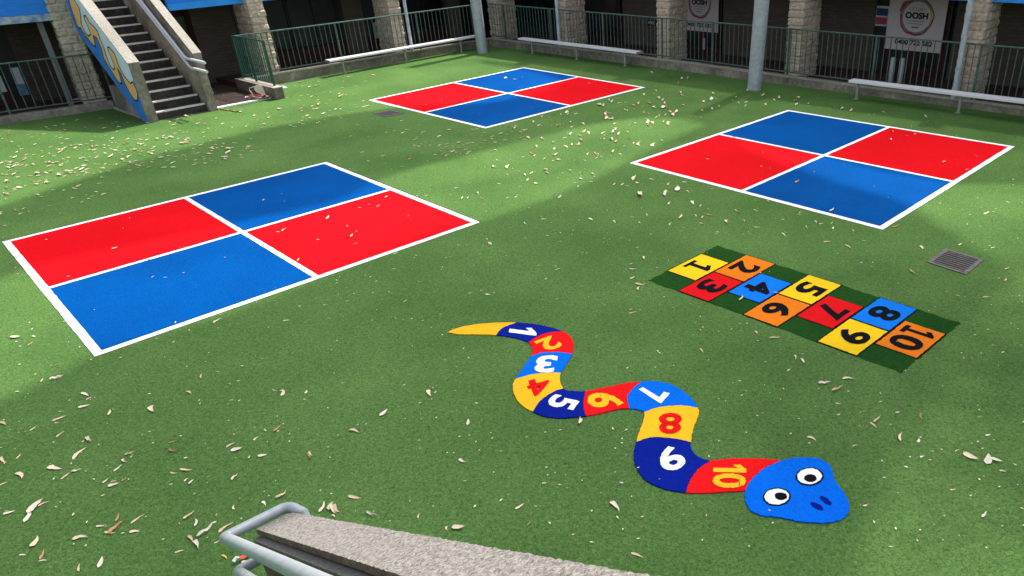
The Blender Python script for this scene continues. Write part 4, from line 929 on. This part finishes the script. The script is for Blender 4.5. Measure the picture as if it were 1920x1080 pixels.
for k in range(1500):                        # crumbs of leaf and bark
    px_, py_ = rnd.uniform(0, 1920), 130 + 900 * rnd.random() ** 1.9; p = G(px_, py_)
    if any(inside((px_, py_), m_) for m_ in marks) and k % 8: continue
    r_ = rnd.uniform(.003, .009); a = rnd.uniform(0, 6.28); l_ = r_ * rnd.uniform(1, 3)
    d = Vector((math.cos(a), math.sin(a), 0)); n = Vector((-d.y, d.x, 0)); z = Vector((0, 0, .014))
    stuff.add([p + d * l_ + z, p + n * r_ + z, p - d * l_ + z, p - n * r_ + z], [(0, 1, 2, 3)], rnd.choice((0, 0, 0, 1, 3, 3)))
tag(stuff.build('leaf_litter', M['leafs']), 'scattered small dry leaves and crumbs over the turf', 'leaf litter', kind='stuff')
# ------------------------------------------------------------ unseen shade sails overhead, outlines shaped to cast the broad shadows on the turf
HS = 8.0
def sail(pxpoly, label, z=HS):
    off = SUN_DIR / SUN_DIR.z * z
    pts = [G(*q) if not isinstance(q, Vector) else q for q in pxpoly]
    mb = MB(); mb.slab([Vector((p.x + off.x, p.y + off.y, z)) for p in pts], (0, 0, 1), .004)
    return tag(mb.build('unseen_shade_sail', M['sail']), label, 'shade sail', 'unseen shade sails over the courtyard')
V = lambda x, y: Vector((x, y, 0))
SAILS = []
def smooth(keys): return [(p.x, p.y) for p in cr(keys, 5)]
# band between the two lit strips, reaching round the far court and the right court
up_edge = [(-400, 520), (0, 385), (250, 305), (420, 258), (600, 222), (760, 200), (880, 196), (960, 186), (1050, 150), (900, 118)]
lo_edge = [(-400, 690), (0, 520), (250, 460), (470, 412), (640, 372), (730, 330), (900, 285), (1000, 260), (1100, 236), (1190, 222), (1270, 222), (1320, 232)]
sail(smooth(up_edge) + [(900, 112), (1350, 150), (1560, 190), (1500, 240)] + smooth(lo_edge)[::-1], 'unseen shade cloth shaped to shade the middle of the courtyard', HS)
mid_up = [(-400, 900), (0, 748), (110, 700), (200, 655), (420, 590), (600, 520), (800, 440), (900, 415), (1000, 382), (1110, 336), (1200, 290), (1270, 256), (1322, 234)]
low_r = [(1500, 318), (1600, 352), (1690, 378), (1760, 420), (1840, 470), (1900, 520), (1840, 570), (1780, 640), (1740, 720), (1690, 820), (1640, 950), (1600, 1150)]
sail(smooth(mid_up) + smooth([(1330, 232), (1420, 285)] + low_r) + [(1500, 1500), (-600, 1700)], 'unseen shade cloth shaped to shade the near half of the courtyard', HS - .4)
sail([(1322, 233), (1500, 241), (1561, 191), (1600, 140), (2500, 260), (2500, 450), (1920, 345), (1787, 345), (1650, 322), (1545, 294), (1480, 287), (1400, 266)], 'unseen shade cloth shaped to shade the right kerb', HS - .8)
# unseen tree added at the right; its crown softens the shade at the lower right
troot = empty('added_tree', (13.5, 7.0, 0), 'unseen tree added outside the right side of the courtyard to soften the shade', 'tree')
tb = MB(); tb.tube([(13.5, 7.0, -.1), (13.3, 7.1, 2), (13.6, 7.3, 4.5), (13.2, 7.6, 7), (12.6, 8.0, 9.5)], [.30, .25, .21, .16, .08], 12)
for q in ((9.5, 8.5, 9.2), (11.0, 11.5, 9.6), (15.5, 9.0, 9.4), (10.5, 6.0, 9.8)): tb.tube([(13.3, 7.4, 5.6), ((13.3 + q[0]) / 2, (7.4 + q[1]) / 2, 8.0), q], [.12, .08, .03], 8)
tb.build('trunk', M['stone'], troot, smooth=True)
r5 = random.Random(11); cb = MB(); offv = SUN_DIR / SUN_DIR.z * 8.6
cg = [G(1770, 700), G(1850, 900), G(1880, 560), G(1950, 760)]
k = 0
while k < 5200:
    c = r5.choice(cg) + offv; p = Vector((c.x + r5.gauss(0, 1.15), c.y + r5.gauss(0, 1.15), 8.6 + r5.gauss(0, .5)))
    if (p - c).length > 3.2: continue
    a = r5.uniform(0, 6.28); d = Vector((math.cos(a), math.sin(a), r5.uniform(-.8, .3))).normalized(); n = d.cross(Vector((r5.uniform(-1, 1), r5.uniform(-1, 1), 1))).normalized(); l = r5.uniform(.07, .13)
    cb.add([p - d * l, p + n * .03, p + d * l, p - n * .03], [(0, 1, 2, 3)]); k += 1
tag(cb.build('crown', M['leafs'][5], troot))
# ------------------------------------------------------------ put every Empty at its thing's base
for o in [o for o in bpy.data.objects if o.type == 'EMPTY' and 'at' in o]:
    at = Vector(o['at']); del o['at']; o.location = at
    for ch in o.children: ch.matrix_parent_inverse = Matrix.Translation(-at)
